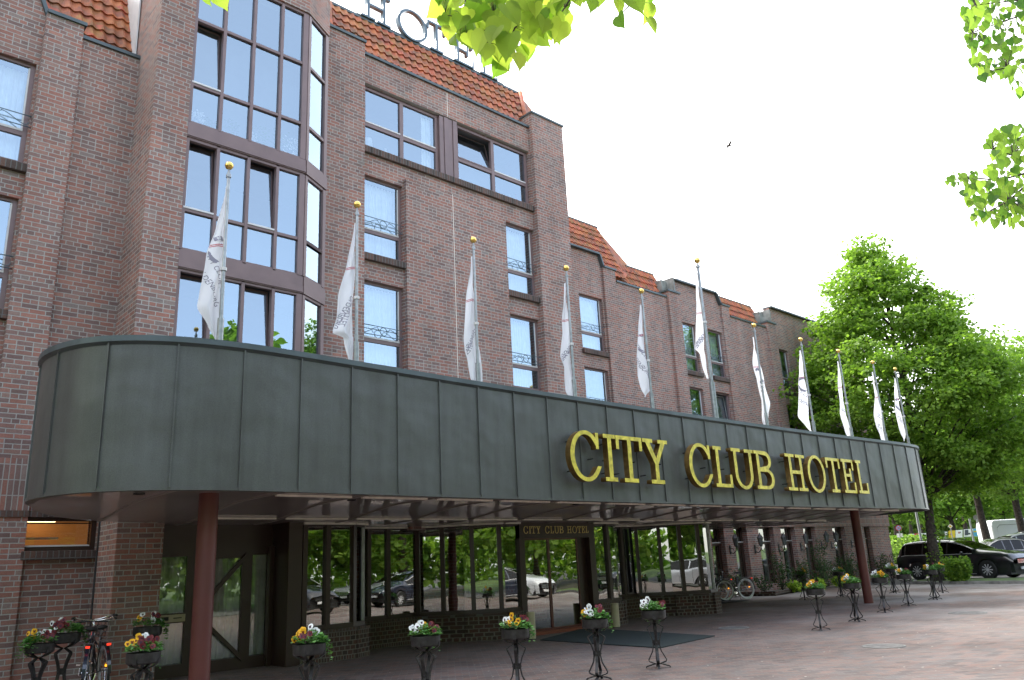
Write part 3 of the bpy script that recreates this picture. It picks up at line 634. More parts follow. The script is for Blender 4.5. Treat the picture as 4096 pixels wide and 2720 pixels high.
# left wall
m = MB(); m.wall(3.24, 4.34, 2.7, 11.78, YM+.1); m.wall(3.24, 4.34, 0, 1.98, YM+.1)
m.quad((3.24, YM-.0, 0), (3.24, YM+.1, 0), (3.24, YM+.1, 11.78), (3.24, YM, 11.78)); hp(m, 'wall', 'brick')
m = MB(); m.wall(2.6, 3.24, 0, 12.0, YM); m.quad((2.6, YM+.14, 0), (2.6, YM, 0), (2.6, YM, 12.0), (2.6, YM+.14, 12.0)); hp(m, 'wall', 'brick')
hl = [(1.32, 2.56, z0, z1) for z1, z0 in FL[:2]]
m = MB(); m.wall(-12, 2.6, 0, 12.0, YM+.14, hl, rev=.12); m.extxz([(-3, 12.0), (2.6, 12.0), (2.33, 12.7), (-3, 12.7)], YM+.14, YM+.4); hp(m, 'wall', 'brick')
for i in range(2):
    window(1.32, 2.56, FL[i][1], FL[i][0], YM+.22, colour='curtain', curt=(i == 0), label='window at the far left wall, %s floor' % ('third', 'second')[i]); sill(1.3, 2.62, FL[i][1], YM+.04, YM+.24)
coping([(3.22, 11.78), (4.34, 11.78)], YM+.05, YM+.35); coping([(2.6, 12.0), (3.28, 12.0)], YM-.05, YM+.3); coping([(2.33, 12.7), (2.6, 12.0)], YM+.08, YM+.4)
coping([(-3, 12.7), (2.33, 12.7)], YM+.08, YM+.4)
roof_face(-3, 4.28, YM+.42, 11.85, 16.4, 14.0)
m = MB(); m.box(4.27, 4.30, YM+.3, 16.5, 11.8, 14.6); hp(m, 'flashing', 'strip')
m = MB(); m.wall(-12, 2.6, 2.75, 3.6, YM+.135); m.wall(2.6, 3.24, 2.75, 3.6, YM-.005); m.wall(3.24, 4.34, 2.75, 3.6, YM+.095); hp(m, 'soldier_course', 'soldier')
m = MB(); m.box(2.6, 3.24, YM-.03, YM, 2.66, 2.76); m.box(3.24, 4.3, YM+.02, YM+.2, 2.66, 2.76); hp(m, 'brick_lintel', 'rowlock')
m = MB(); m.box(3.2, 4.33, YM-.02, YM+.2, 1.98, 2.12); hp(m, 'window_sill', 'rowlock', bevel=.01)
# low lit window
m = MB(); y = YM+.12; m.box(3.18, 3.24, y, y+.08, 2.12, 2.66); m.box(4.24, 4.32, y, y+.08, 2.12, 2.66); m.box(3.24, 4.24, y, y+.08, 2.60, 2.66); m.box(3.24, 4.24, y, y+.08, 2.12, 2.19)
lw = hp(m, 'window', 'dframe'); lw['label'] = 'small wide ground floor window lit warm orange from inside'
m = MB(); m.box(3.25, 4.23, y-.01, y+.02, 2.19, 2.215); sub(m, 'sash', 'strip', lw)
m = MB(); m.box(3.24, 4.24, y+.02, y+.06, 2.56, 2.58); sub(m, 'sash', 'dframe', lw)
m = MB(); m.quad((3.24, y+.04, 2.19), (4.24, y+.04, 2.19), (4.24, y+.04, 2.6), (3.24, y+.04, 2.6)); sub(m, 'pane', 'carglass', lw).data.materials[0] = glass('low_window_glass', .03, (.9, .9, .9))
m = MB(); m.box(3.1, 4.4, y+.75, y+.8, 2.0, 2.9); sub(m, 'glowing_room_wall', 'glowroom', lw)
m = MB(); m.box(3.1, 3.80, y+.50, y+.55, 2.625, 2.67); sub(m, 'tube_lamp', 'tube', lw)
m = MB(); m.box(3.1, 3.85, y+.42, y+.5, 2.33, 2.365); sub(m, 'shelf', 'strip', lw)
m = MB(); m.box(3.05, 4.5, y+.1, y+.82, 2.9, 2.95); m.box(3.05, 4.5, y+.1, y+.82, 1.95, 2.0); sub(m, 'room', 'glowroom', lw)

# stair tower: side face, brick strip, glass bay with chamfer
XT, XG, XB = 4.32, 4.98, 7.5
m = MB(); m.quad((XT, YM+.4, 0), (XT, YT+.2, 0), (XT, YT+.2, 2.7), (XT, YM+.4, 2.7)); m.quad((XT, YM+1.6, 2.7), (XT, YT, 2.7), (XT, YT, 14.9), (XT, YM+1.6, 14.9))
m.wall(XT, XG, 2.7, 13.8, YT); m.quad((XG, YT, 2.4), (XG, YT+.12, 2.4), (XG, YT+.12, 13.8), (XG, YT, 13.8)); hp(m, 'wall', 'brick')
ch = [(XT, YT), (XB, YT), (8.52, 15.1)]
m = MB(); m.ext([(XT, YT), (XB, YT), (8.26, 14.53), (8.26, 16.8), (XT, 16.8)], 13.8, 14.95); hp(m, 'wall', 'brick')
m = MB(); m.ext([(XT-.05, YT-.05), (XB+.03, YT-.05), (8.32, 14.50), (8.32, 16.8), (XT-.05, 16.8)], 14.95, 15.02); hp(m, 'coping', 'coping')
yg = YT+.06
cols = [4.98, 5.62, 6.25, 6.88, 7.5]
def bay_section(zb, rows, tilts, lab):
    """rows: z levels from bottom to top of the glazing of one section"""
    m = MB(); mw = .065
    for i, x in enumerate(cols):
        a = x if i == 0 else (x-.12 if i == 4 else x-mw/2); m.box(a, a+(mw if i < 4 else .12), yg-.03, yg+.08, rows[0], rows[-1])
    for z in rows:
        for i in range(4): m.box(cols[i]+.03, cols[i+1]-.03, yg-.02, yg+.07, z-.03, z+.03)
    # chamfer frame
    dx, dy = 8.25-7.52, 14.56-14.14; dl = math.hypot(dx, dy); ang = math.atan2(dy, dx)
    T = Matrix.Translation((7.52, yg-.03, 0)) @ Matrix.Rotation(ang, 4, 'Z')
    m.box(0, .09, 0, .1, rows[0], rows[-1], M=T); m.box(dl-.12, dl, 0, .1, rows[0], rows[-1], M=T)
    for z in (rows[0], rows[1], rows[-2], rows[-1]): m.box(.09, dl-.12, .01, .09, z-.035, z+.035, M=T)
    fr = hp(m, 'window', 'frame'); fr['label'] = lab
    for i in range(4):
        for j in range(len(rows)-1):
            a, b = cols[i]+.032, cols[i+1]-(.032 if i < 3 else .11); c, d = rows[j]+.03, rows[j+1]-.03; m = MB()
            if (i, j) in tilts:
                def P_(x, z, o=0): f = (z-c)/(d-c); return (x, yg+.04+.11*f+o, z)
                s = MB()
                for xa, xb in ((a, a+.04), (b-.04, b)):
                    s.quad(P_(xa, c), P_(xb, c), P_(xb, d), P_(xa, d)); s.quad(P_(xb, c), P_(xb, c, .05), P_(xb, d, .05), P_(xb, d))
                s.quad(P_(a, d-.05), P_(b, d-.05), P_(b, d), P_(a, d)); sub(s, 'sash', 'frame', fr)
                s = MB(); s.box(a, b, yg-.035, yg, c+.0, c+.035); sub(s, 'sash', 'strip', fr)
                m.quad(P_(a, c), P_(b, c), P_(b, d), P_(a, d))
            else: m.quad((a, yg+.03, c), (b, yg+.03, c), (b, yg+.03, d), (a, yg+.03, d))
            sub(m, 'pane', 'glass', fr)
    for j in range(len(rows)-1):
        m = MB(); m.quad(*[tuple(T @ Vector(q)) for q in ((.09, .05, rows[j]), (dl-.12, .05, rows[j]), (dl-.12, .05, rows[j+1]), (.09, .05, rows[j+1]))]); sub(m, 'pane', 'glass', fr)
    return fr, T, dl
b3, T, dl = bay_section(10.1, [10.12, 10.97, 12.47, 13.77], {(0, 1)}, 'top section of the glazed stair bay with plants inside')
b2, _, _ = bay_section(7.45, [7.47, 8.27, 9.76], {(0, 1), (2, 1)}, 'middle section of the glazed stair bay')
b1, _, _ = bay_section(4.6, [4.4, 5.5, 7.06], {(0, 1), (2, 1)}, 'lower section of the glazed stair bay, above the canopy')
for za, zb in ((9.79, 10.10), (7.08, 7.44)):
    m = MB(); m.box(XG, XB, yg-.05, yg+.12, za, zb); m.box(0, dl, -.02, .1, za, zb, M=T); m.box(XG, XB, yg-.07, yg-.05, za+.02, za+.15); hp(m, 'spandrel_panel', 'frame')
m = MB()
for z in (4.4, 7.2, 9.9, 13.68): m.ext([(XG+.02, YT+.25), (XB-.1, YT+.25), (8.15, 14.8), (8.15, 16.05), (XG+.02, 16.05)], z, z+.1)
m.box(XG, 8.2, 16.0, 16.06, 4, 13.79); m.box(XG+.01, XG+.06, YT+.2, 16.0, 4, 13.79); m.box(8.2, 8.24, 14.62, 16.05, 4, 13.79); hp(m, 'stairwell', 'room')
sub(curtain_mesh(5.02, 5.22, 7.5, 9.1, YT+.45, seed=3), 'curtain', 'curtain', b2)

for j, (x, h_, w_) in enumerate(((5.25, .30, .12), (5.5, .2, .10), (5.95, .34, .14), (6.4, .22, .12), (6.6, .45, .16), (7.05, .55, .2), (7.3, .4, .18))):
    m = MB(); m.lathe([(.04, 0), (.06, .11), (.055, .11)], (x, yg+.22, 10.15), 12); sub(m, 'flower_pot', 'strip' if j % 2 else 'ash', b3)
    m = MB(); rq = random.Random(j)
    for _ in range(60):
        d_ = Vector((rq.uniform(-1, 1), rq.uniform(-.5, .5), rq.uniform(0, 1))); c_ = Vector((x+d_.x*w_, yg+.22+d_.y*.1, 10.25+d_.z*h_)); e_ = Vector((rq.uniform(-1, 1), rq.uniform(-.3, .3), rq.uniform(-.5, 1))).normalized()*.07; f_ = Vector((-e_.z, 0, e_.x))*.3
        m.quad(c_, c_+e_*.5+f_, c_+e_, c_+e_*.5-f_)
    sub(m, 'house_plant', 'grass' if j % 3 else 'strip', b3)
for j, (x, h_) in enumerate(((12.95, .16), (13.3, .1), (14.35, .22), (14.6, .14), (14.85, .2), (15.1, .3), (10.5, .22), (10.75, .15), (11.1, .12))):
    m = MB(); m.lathe([(.0, 0), (.045, 0), (.055, h_*.5), (.02, h_*.8), (.03, h_), (0, h_)], (x, YR+.32, 11.82), 12); sub(m, 'vase', ('strip', 'ash', 'p_redp')[j % 3], f2 if x > 12 else f1, smooth=True)

# wing
hw = []
wins = [(20.65, 21.92), (26.62, 27.88), (28.76, 29.85), (34.33, 35.5), (36.95, 38.15)]
for a, b in wins:
    for z1, z0 in FL[:2]: hw.append((a, b, z0, z1))
hw = [h for h in hw]
def wingwall(x0, x1, z1, y, hs=()):
    m = MB(); hs = [h for h in hs if x0 <= h[0] and h[1] <= x1+.01]; m.wall(x0, x1, 2.7, z1, y, hs); return m
m = wingwall(16.8, 20.2, 12.66, YW); hp(m, 'wall', 'brick')
m = wingwall(20.2, 22.0, 12.2, YW+.1, hw); m.extxz([(16.8, 12.2), (21.99, 12.2), (21.83, 12.66), (16.8, 12.66)], YW+.1, YW+.4); hp(m, 'wall', 'brick')
m = wingwall(22.0, 25.9, 11.75, YW, hw); m.wall(22.0, 22.7, 11.75, 12.2, YW); m.quad((22.0, YW+.1, 2.7), (22.0, YW, 2.7), (22.0, YW, 12.2), (22.0, YW+.1, 12.2)); m.quad((22.7, YW, 11.75), (22.7, YW+.3, 11.75), (22.7, YW+.3, 12.2), (22.7, YW, 12.2)); hp(m, 'wall', 'brick')
m = MB(); m.box(25.85, 26.6, YW-.12, YW+.9, 2.7, 12.0); hp(m, 'wall', 'brick')
m = wingwall(26.6, 29.9, 12.2, YW+.1, hw); m.extxz([(26.6, 12.2), (29.83, 12.2), (29.6, 12.66), (26.6, 12.66)], YW+.1, YW+.4); hp(m, 'wall', 'brick')
m = wingwall(29.9, 33.55, 11.75, YW, hw); m.wall(29.9, 30.5, 11.75, 12.2, YW); m.quad((29.9, YW+.1, 2.7), (29.9, YW, 2.7), (29.9, YW, 12.2), (29.9, YW+.1, 12.2)); hp(m, 'wall', 'brick')
m = MB(); m.box(33.5, 34.25, YW-.12, YW+.9, 2.7, 12.0); hp(m, 'wall', 'brick')
m = wingwall(34.25, 43.2, 12.2, YW+.1, hw); m.extxz([(34.25, 12.2), (43.2, 12.2), (43.2, 12.9), (34.25, 12.9)], YW+.1, YW+.4); m.quad((43.2, YW, 0), (43.2, 29, 0), (43.2, 29, 12.9), (43.2, YW, 12.9)); hp(m, 'wall', 'brick')
for pts in ([(16.8, 12.66), (21.83, 12.66)], [(21.83, 12.66), (22.0, 12.2)], [(22.0, 12.2), (22.74, 12.2)], [(22.7, 11.75), (25.87, 11.75)], [(26.6, 12.66), (29.6, 12.66)], [(29.6, 12.66), (29.85, 12.2)], [(29.85, 12.2), (30.55, 12.2)], [(30.5, 11.75), (33.52, 11.75)], [(34.25, 12.9), (43.25, 12.9)]):
    coping(pts, YW-.05, YW+.42)
for x in (25.8, 33.45):
    m = MB(); m.box(x, x+.85, YW-.17, YW+1.0, 12.0, 12.07); hp(m, 'coping', 'coping')
    m = MB(); m.box(x+.75, x+.82, YW+.05, YW+1.6, 12.07, 12.8); m.box(x+.40, x+.75, YW+.42, YW+1.6, 12.07, 12.72); hp(m, 'metal_cladding', 'zinc')
roof_face(16.8, 23.9, YW+.45, 12.2, 19.9, 14.9, skewr=-.0); roof_face(22.7, 26.4, YW+.45, 11.8, 19.1, 13.1); roof_face(29.9, 34.1, YW+.45, 11.8, 19.1, 13.1)
m = MB(); m.quad((23.9, 19.9, 14.9), (25.0, 19.15, 13.1), (25.0, 25, 13.1), (23.9, 25, 14.9)); m.quad((23.9, YW+.5, 12.3), (25.0, 19.1, 13.05), (23.9, 19.9, 14.9), (23.9, 19.9, 14.9)); m.quad((16.8, 19.9, 14.9), (23.9, 19.9, 14.9), (23.9, 26, 14.9), (16.8, 26, 14.9)); hp(m, 'roof', 'tiles')
m = MB(); m.tube([(16.8, 19.9, 14.95), (23.95, 19.9, 14.95)], .05, 6); hp(m, 'ridge_flashing', 'coping')
for a, b in ((24.6, 26.4), (29.9, 34.1)):
    m = MB(); m.tube([(a, 19.1, 13.15), (b, 19.1, 13.15)], .04, 6); hp(m, 'ridge_flashing', 'coping')
wl_ = ['first', 'second', 'third', 'fourth', 'fifth']
for k, (a, b) in enumerate(wins):
    for i, (z1, z0) in enumerate(FL[:2]):
        window(a, b, z0, z1, YW+.19, tilt=(k == 2 and i == 1), label='wing window in the %s column from the tower, %s row' % (wl_[k], ('upper', 'lower')[i]), colour='curtain' if i == 0 else 'blind'); sill(a-.04, b+.06, z0, YW-.0, YW+.2)
# wing ground floor: heavy piers and narrow windows
gh = [(27.1, 28.0), (28.7, 29.65), (30.55, 31.75), (32.35, 33.55), (34.3, 35.4), (37.05, 38.3), (40.35, 41.0)]
m = MB(); m.wall(26, 43.2, 0, 2.62, YW-.02, [(a, b, .35, 2.62) for a, b in gh], rev=.3); hp(m, 'wall', 'brick')
m = MB(); m.box(26, 43.3, YW-.08, YW+.02, 2.62, 3.2); hp(m, 'soldier_course', 'soldier')
for i, (a, b) in enumerate(gh):
    m = MB(); y = YW+.2; m.box(a, a+.05, y, y+.07, .35, 2.62); m.box(b-.14, b, y, y+.07, .35, 2.62); m.box(a, b, y, y+.07, 2.55, 2.62); m.box(a, b, y-.01, y+.07, 1.93, 2.03); m.box(a, b, y, y+.07, .35, .45)
    fr = hp(m, 'window', 'dframe'); fr['label'] = 'narrow ground floor window of the wing, number %d from the bicycles' % (i+1)
    m = MB(); m.quad((a, y+.03, .4), (b, y+.03, .4), (b, y+.03, 1.94), (a, y+.03, 1.94)); sub(m, 'pane', 'glass_low', fr)
    m = MB(); m.quad((a, y+.03, 2.03), (b, y+.03, 2.03), (b, y+.03, 2.56), (a, y+.03, 2.56)); sub(m, 'pane', 'glass_low', fr)
    m = MB(); m.box(a, b, y-.02, y+.02, 2.03, 2.06); sub(m, 'sash', 'strip', fr)
    sub(curtain_mesh(b-.45, b-.12, .4, 2.0, y+.16, seed=i), 'curtain', 'curtain', fr)
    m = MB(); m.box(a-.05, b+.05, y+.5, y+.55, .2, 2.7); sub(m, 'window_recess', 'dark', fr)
# ------------------------------------------------------------------ ground floor front under the canopy
ZT = 2.47
m = MB(); m.box(XT-.002, 5.06, YT-.002, YT+.2, 0, 2.698); m.quad((5.06, YT+.2, 0), (5.06, 14.6, 0), (5.06, 14.6, 2.7), (5.06, YT+.2, 2.7)); hp(m, 'wall', 'brick')
YD = 14.5
m = MB(); m.box(5.04, 7.4, YD, YD+.1, 2.0, 2.75); hp(m, 'door_panel', 'dframe')
m = MB(); m.box(7.22, 7.50, 13.86, YD+.2, 0, 2.7); m.box(7.12, 7.22, YD-.12, YD, 0, 2.1); hp(m, 'pillar', 'dframe', bevel=.01)
def leaf_door(x0, x1, g, name, lab, extra=None):
    """g: glazed openings (x0,x1,z0,z1)"""
    m = MB(); m.wall(x0, x1, 0, 2.0, YD-.02, g, rev=.05); fr = hp(m, name, 'dframe'); fr['label'] = lab
    for a, b, c, d in g:
        m = MB(); m.quad((a, YD+.01, c), (b, YD+.01, c), (b, YD+.01, d), (a, YD+.01, d)); sub(m, 'pane', 'doorglass', fr)
        sub(curtain_mesh(a-.02, b+.02, c, d, YD+.16, amp=.03, per=.13, seed=int(a*10)), 'curtain', 'lightblind', fr)
    return fr
d1 = leaf_door(5.04, 5.72, [(5.12, 5.64, .2, .86), (5.12, 5.64, 1.02, 1.95)], 'side_panel', 'glazed side panel with cream letter box')
m = MB(); m.box(5.10, 5.64, YD-.05, YD-.02, .88, 1.0, mi=0); m.box(5.22, 5.36, YD-.055, YD-.05, .91, .97, mi=1); m.box(5.44, 5.58, YD-.055, YD-.05, .935, .95, mi=1); sub(m, 'letter_box', ['ash', 'black'], d1)
d2 = leaf_door(5.72, 6.76, [(5.86, 6.64, .2, 1.9)], 'door', 'glazed door with diagonal bars')
m = MB()
for a, b in (((6.0, 1.2), (6.72, 1.96)), ((6.0, .82), (6.70, .16))):
    v = Vector((b[0]-a[0], b[1]-a[1])).normalized(); n = Vector((-v.y, v.x))*.035
    m.extxz([(a[0]-n.x, a[1]-n.y), (b[0]-n.x, b[1]-n.y), (b[0]+n.x, b[1]+n.y), (a[0]+n.x, a[1]+n.y)], YD-.06, YD-.02)
sub(m, 'diagonal_bar', 'dframe', d2)
m = MB(); m.tube([(5.79, YD-.02, .85), (5.79, YD-.09, .85), (5.79, YD-.09, 1.25), (5.79, YD-.02, 1.25)], .012, 6); sub(m, 'handle', 'iron', d2, smooth=True)
d3 = leaf_door(6.76, 7.22, [(6.83, 7.16, .2, 1.95)], 'side_panel', 'narrow glazed panel beside the pillar')
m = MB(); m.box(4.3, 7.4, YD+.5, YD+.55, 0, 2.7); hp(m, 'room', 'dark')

poly = [(7.5, 13.9), (8.65, 14.0), (9.0, 14.15), (9.15, 14.5), (9.3, 15.2), (11.1, 15.3), (11.8, 14.45), (12.5, 13.85), (16.35, 13.85), (16.65, 14.05), (16.8, 14.4), (17.0, 15.0), (18.5, 15.0), (19.1, 14.2), (19.9, 13.55), (20.25, 13.6), (20.5, 13.9), (21.5, 15.4)]
def run(m, pts, z0, z1, off0, off1, mi=0):
    """a strip following the front line, between two offsets towards the street (negative) and inwards"""
    for (a, b), (c, d) in zip(pts, pts[1:]):
        v = Vector((c-a, d-b)).normalized(); n = Vector((-v.y, v.x))
        p = [(a+n.x*off0, b+n.y*off0), (c+n.x*off0, d+n.y*off0), (c+n.x*off1, d+n.y*off1), (a+n.x*off1, b+n.y*off1)]
        e = v*.012; p[1] = (p[1][0]+e.x, p[1][1]+e.y); p[2] = (p[2][0]+e.x, p[2][1]+e.y)
        m.ext(p, z0, z1, mi)
left, right = poly[:8]+[(12.95, 13.85)], [(15.5, 13.85)]+poly[8:]
rl = right
for pts in (left, right):
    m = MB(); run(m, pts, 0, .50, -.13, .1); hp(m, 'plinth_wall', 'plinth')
    m = MB(); run(m, pts, .50, .555, -.15, .1); hp(m, 'plinth_sill', 'rowlock')
    m = MB(); run(m, pts, .555, .64, -.03, .06); hp(m, 'glazing_rail', 'dframe'); m = MB(); run(m, pts, ZT-.05, ZT+.2, -.02, .06); hp(m, 'glazing_rail', 'dframe')
    m = MB(); run(m, pts, ZT-.02, ZT+.02, -.10, -.05); hp(m, 'cream_trim', 'cream')
def post(p, q, w_=.10, name='mullion', m='dframe'):
    v = (Vector(q)-Vector(p)).normalized(); n = Vector((-v.y, v.x)); c = Vector(p)
    a, b, c2, d = c-v*w_/2-n*.045, c+v*w_/2-n*.045, c+v*w_/2+n*.07, c-v*w_/2+n*.07
    mm = MB(); mm.ext([tuple(a), tuple(b), tuple(c2), tuple(d)], .6, ZT+.02); return hp(mm, name, m)
def seg(i, x=None, y=None):
    return poly[i], poly[i+1]
posts = [(0, (7.56, 13.905)), (0, (8.07, 13.95)), (1, (8.68, 14.015)), (4, (9.8, 15.23)), (4, (10.32, 15.26)), (5, (11.13, 15.26)), (5, (11.5, 14.82)), (6, (11.95, 14.32)), (6, (12.42, 13.92)), (7, (13.0, 13.85)), (7, (15.42, 13.85)), (7, (16.04, 13.85)), (11, (17.4, 15.0)), (11, (17.97, 15.0)), (12, (18.56, 14.92)), (12, (18.95, 14.42)), (13, (19.34, 14.0)), (13, (19.76, 13.67))]
for i, p in posts: post(p, (p[0]+poly[i+1][0]-poly[i][0], p[1]+poly[i+1][1]-poly[i][1]))
for c in ((9.06, 14.3), (16.72, 14.2), (20.2, 13.62)):
    m = MB(); m.lathe([(.055, .56), (.055, ZT+.05)], (c[0], c[1], 0), 14); hp(m, 'corner_post', 'steel', smooth=True)
def panes(pts):
    for (a, b), (c, d) in zip(pts, pts[1:]):
        L_ = math.hypot(c-a, d-b); n = max(1, round(L_/.6))
        for k in range(n):
            p = (a+(c-a)*k/n, b+(d-b)*k/n); q = (a+(c-a)*(k+1)/n, b+(d-b)*(k+1)/n)
            m = MB(); m.quad((p[0], p[1], .6), (q[0], q[1], .6), (q[0], q[1], ZT), (p[0], p[1], ZT)); hp(m, 'pane', 'glass_low')
panes([(7.5, 13.92), (8.65, 14.02)]); panes([(9.08, 14.3), (9.3, 15.2)]); panes([(9.3, 15.22), (11.1, 15.3)]); panes([(11.1, 15.3), (11.8, 14.45), (12.5, 13.87), (12.95, 13.87)])
panes([(15.5, 13.87), (16.35, 13.87), (16.65, 14.07)]); panes([(16.8, 14.4), (17.0, 15.0)]); panes([(17.0, 15.02), (18.5, 15.02)]); panes([(18.5, 15.02), (19.1, 14.22), (19.9, 13.57)]); panes([(19.9, 13.57), (20.25, 13.62)]); panes([(20.5, 13.9), (21.5, 15.4)])
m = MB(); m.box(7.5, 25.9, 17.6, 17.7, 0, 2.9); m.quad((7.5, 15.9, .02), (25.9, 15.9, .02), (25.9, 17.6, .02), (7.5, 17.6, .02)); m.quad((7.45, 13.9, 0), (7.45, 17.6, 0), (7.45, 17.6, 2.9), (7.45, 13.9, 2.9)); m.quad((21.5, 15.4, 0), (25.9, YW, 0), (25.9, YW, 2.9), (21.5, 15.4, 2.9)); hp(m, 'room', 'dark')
m = MB()
for x, y in ((9.9, 15.9), (13.6, 16.6), (17.9, 16.2)): m.lathe([(.05, 0), (.05, 2.6)], (x, y, 0), 10)
hp(m, 'lobby_column', 'ash', smooth=True)
# entrance doors
m = MB(); m.box(12.95, 15.52, 13.80, 13.98, 2.13, ZT+.05); ep = hp(m, 'sign_panel', 'dframe'); ep['label'] = 'dark brown panel with gold lettering above the sliding door'
for q in ((12.93, 13.10, 13.80, 14.0), (15.32, 15.52, 13.80, 14.0), (14.98, 15.32, 13.95, 14.6)):
    m = MB(); m.box(*q, 0, 2.13); hp(m, 'door_jamb', 'dframe')
m = MB(); m.box(13.0, 15.45, 13.74, 13.95, .0, .07); hp(m, 'threshold', plain('orange_threshold', (.20, .05, .018), .7))
for a, b, lab in ((13.12, 13.97, 'left leaf of the glass sliding door'), (13.97, 14.98, 'right leaf of the glass sliding door')):
    m = MB(); y = 13.9
    for x in (a, b-.035): m.box(x, x+.035, y, y+.04, .07, 2.13)
    m.box(a+.035, b-.035, y, y+.04, 2.09, 2.13); m.box(a+.035, b-.035, y, y+.04, .07, .12); fr = hp(m, 'sliding_door', 'redframe'); fr['label'] = lab
    m = MB(); m.quad((a+.03, y+.02, .1), (b-.03, y+.02, .1), (b-.03, y+.02, 2.1), (a+.03, y+.02, 2.1)); sub(m, 'pane', 'glass_low', fr)
# gold lettering above the door
es = thing('entrance_sign', 'gold lettering reading CITY CLUB HOTEL on the brown panel above the sliding door', 'sign', (14.2, 13.8, 2.2))
def put_letters(parent, layout, z, h, y, d, mats, s, t, name='letter'):
    for ch_, x0, x1 in layout:
        o = letter(name, ch_, x1-x0, h, d, mats, s, t); o.parent = parent; o.location = Vector((x0, y, z))-Vector(parent.location); o['label'] = 'letter '+ch_
big = [('C', 10.74, 11.60), ('I', 11.68, 12.03), ('T', 12.05, 12.85), ('Y', 12.88, 13.70), ('C', 14.41, 15.28), ('L', 15.34, 16.0), ('U', 16.04, 16.97), ('B', 16.98, 17.78), ('H', 18.34, 19.30), ('O', 19.34, 20.26), ('T', 20.29, 21.06), ('E', 21.09, 21.80), ('L', 21.85, 22.45)]
k = (15.31-13.07)/(22.45-10.74)
put_letters(es, [(c, 13.07+(a-10.74)*k+.006, 13.07+(b-10.74)*k-.012) for c, a, b in big], 2.235, .165, 13.79, .006, ['goldtext'], .13, .07)

# ------------------------------------------------------------------ canopy
can = thing('entrance_canopy', 'large dark green copper clad canopy with rounded ends over the hotel entrance', 'canopy', (14, 11, 0))
def cp(mb, name, m, **k):
    o = mb.build(name, m, parent=can, **k); o.matrix_parent_inverse = Matrix.Translation(-Vector(can.location)); return o
ZB, ZC = 2.65, 4.56
outl = [(4.85, 14.05), (4.2, 13.85), (3.55, 13.5), (3.0, 13.05), (2.66, 12.5), (2.54, 11.9), (2.62, 11.3), (2.86, 10.8), (3.3, 10.42), (3.9, 10.18), (4.6, 10.08), (5.4, 10.08), (7, 10.14), (9, 10.2), (12, 10.22), (16, 10.2), (20, 10.1), (23, 9.95), (25.3, 9.82), (26.7, 9.9), (27.7, 10.35), (28.3, 11.2), (28.5, 12.3), (28.2, 13.4), (27.3, 14.7), (26.6, 16.2), (26.2, 18.1)]
def smooth_line(pts, n=6):
    o = []
    for i in range(len(pts)-1):
        p0 = Vector(pts[max(i-1, 0)]); p1 = Vector(pts[i]); p2 = Vector(pts[i+1]); p3 = Vector(pts[min(i+2, len(pts)-1)])
        for k in range(n):
            t = k/n; o.append(tuple(.5*((2*p1)+(-p0+p2)*t+(2*p0-5*p1+4*p2-p3)*t*t+(-p0+3*p1-3*p2+p3)*t**3)))
    o.append(tuple(pts[-1])); return o
sm = smooth_line(outl)
# resample evenly
al = [0]
for a, b in zip(sm, sm[1:]): al.append(al[-1]+math.dist(a, b))
def at_len(s_):
    for i in range(len(al)-1):
        if al[i+1] >= s_:
            t = (s_-al[i])/(al[i+1]-al[i]+1e-9); a, b = Vector(sm[i]), Vector(sm[i+1]); d = (b-a).normalized(); return a+(b-a)*t, d
    a, b = Vector(sm[-2]), Vector(sm[-1]); return b, (b-a).normalized()
n_ = int(al[-1]/.141); ring = [at_len(al[-1]*i/n_)[0] for i in range(n_+1)]
m = MB()
for i, (a, b) in enumerate(zip(ring, ring[1:])):
    zs = [ZB, ZB+.6, ZB+1.25, ZC]
    for z0, z1 in zip(zs, zs[1:]): m.quad((a.x, a.y, z0), (b.x, b.y, z0), (b.x, b.y, z1), (a.x, a.y, z1))
cp(m, 'fascia', 'copper', smooth=True, weld=True)
m = MB(); prev = None
for i in range(n_+1):
    p, d = at_len(al[-1]*i/n_); nn = Vector((-d.y, d.x))       # n points inwards (outline runs anticlockwise seen from above? inside is +)
    o1, o2 = p-nn*.05*(-1 if False else 1), p+nn*.28
    cur = [(o1.x, o1.y, ZC-.045), (o1.x, o1.y, ZC+.03), (o2.x, o2.y, ZC+.035), (o2.x, o2.y, ZC-.3)]
    if prev:
        for q in range(3): m.quad(prev[q], cur[q], cur[q+1], prev[q+1])
        m.quad(prev[3], cur[3], cur[0], prev[0])
    prev = cur
cp(m, 'coping', 'coping')
m = MB(); prev = None                                          # dark lower edge
for i in range(n_+1):
    p, d = at_len(al[-1]*i/n_); nn = Vector((-d.y, d.x)); o1, o2 = p-nn*.012, p+nn*.10
    cur = [(o1.x, o1.y, ZB+.02), (o1.x, o1.y, ZB-.03), (o2.x, o2.y, ZB-.03), (o2.x, o2.y, ZB+.05)]
    if prev:
        for q in range(3): m.quad(prev[q], cur[q], cur[q+1], prev[q+1])
    prev = cur
cp(m, 'drip_edge', 'copper')
# standing seams: the one seen at X 3.72 on the left curve fixes the rhythm
s0 = min((abs(at_len(s_/100)[0].x-4.53)+(0 if at_len(s_/100)[0].y < 10.6 else 9), s_/100) for s_ in range(0, int(al[-1]*100)))[1]
s_ = s0
while s_ > .843: s_ -= .843
while s_ < al[-1]:
    p, d = at_len(s_); nn = Vector((-d.y, d.x)); m = MB(); a = p-d*.011; b = p+d*.011; c = b-nn*.024; e = a-nn*.024
    m.ext([tuple(a), tuple(b), tuple(c), tuple(e)], ZB, ZC-.05); cp(m, 'standing_seam', 'copper'); s_ += .843
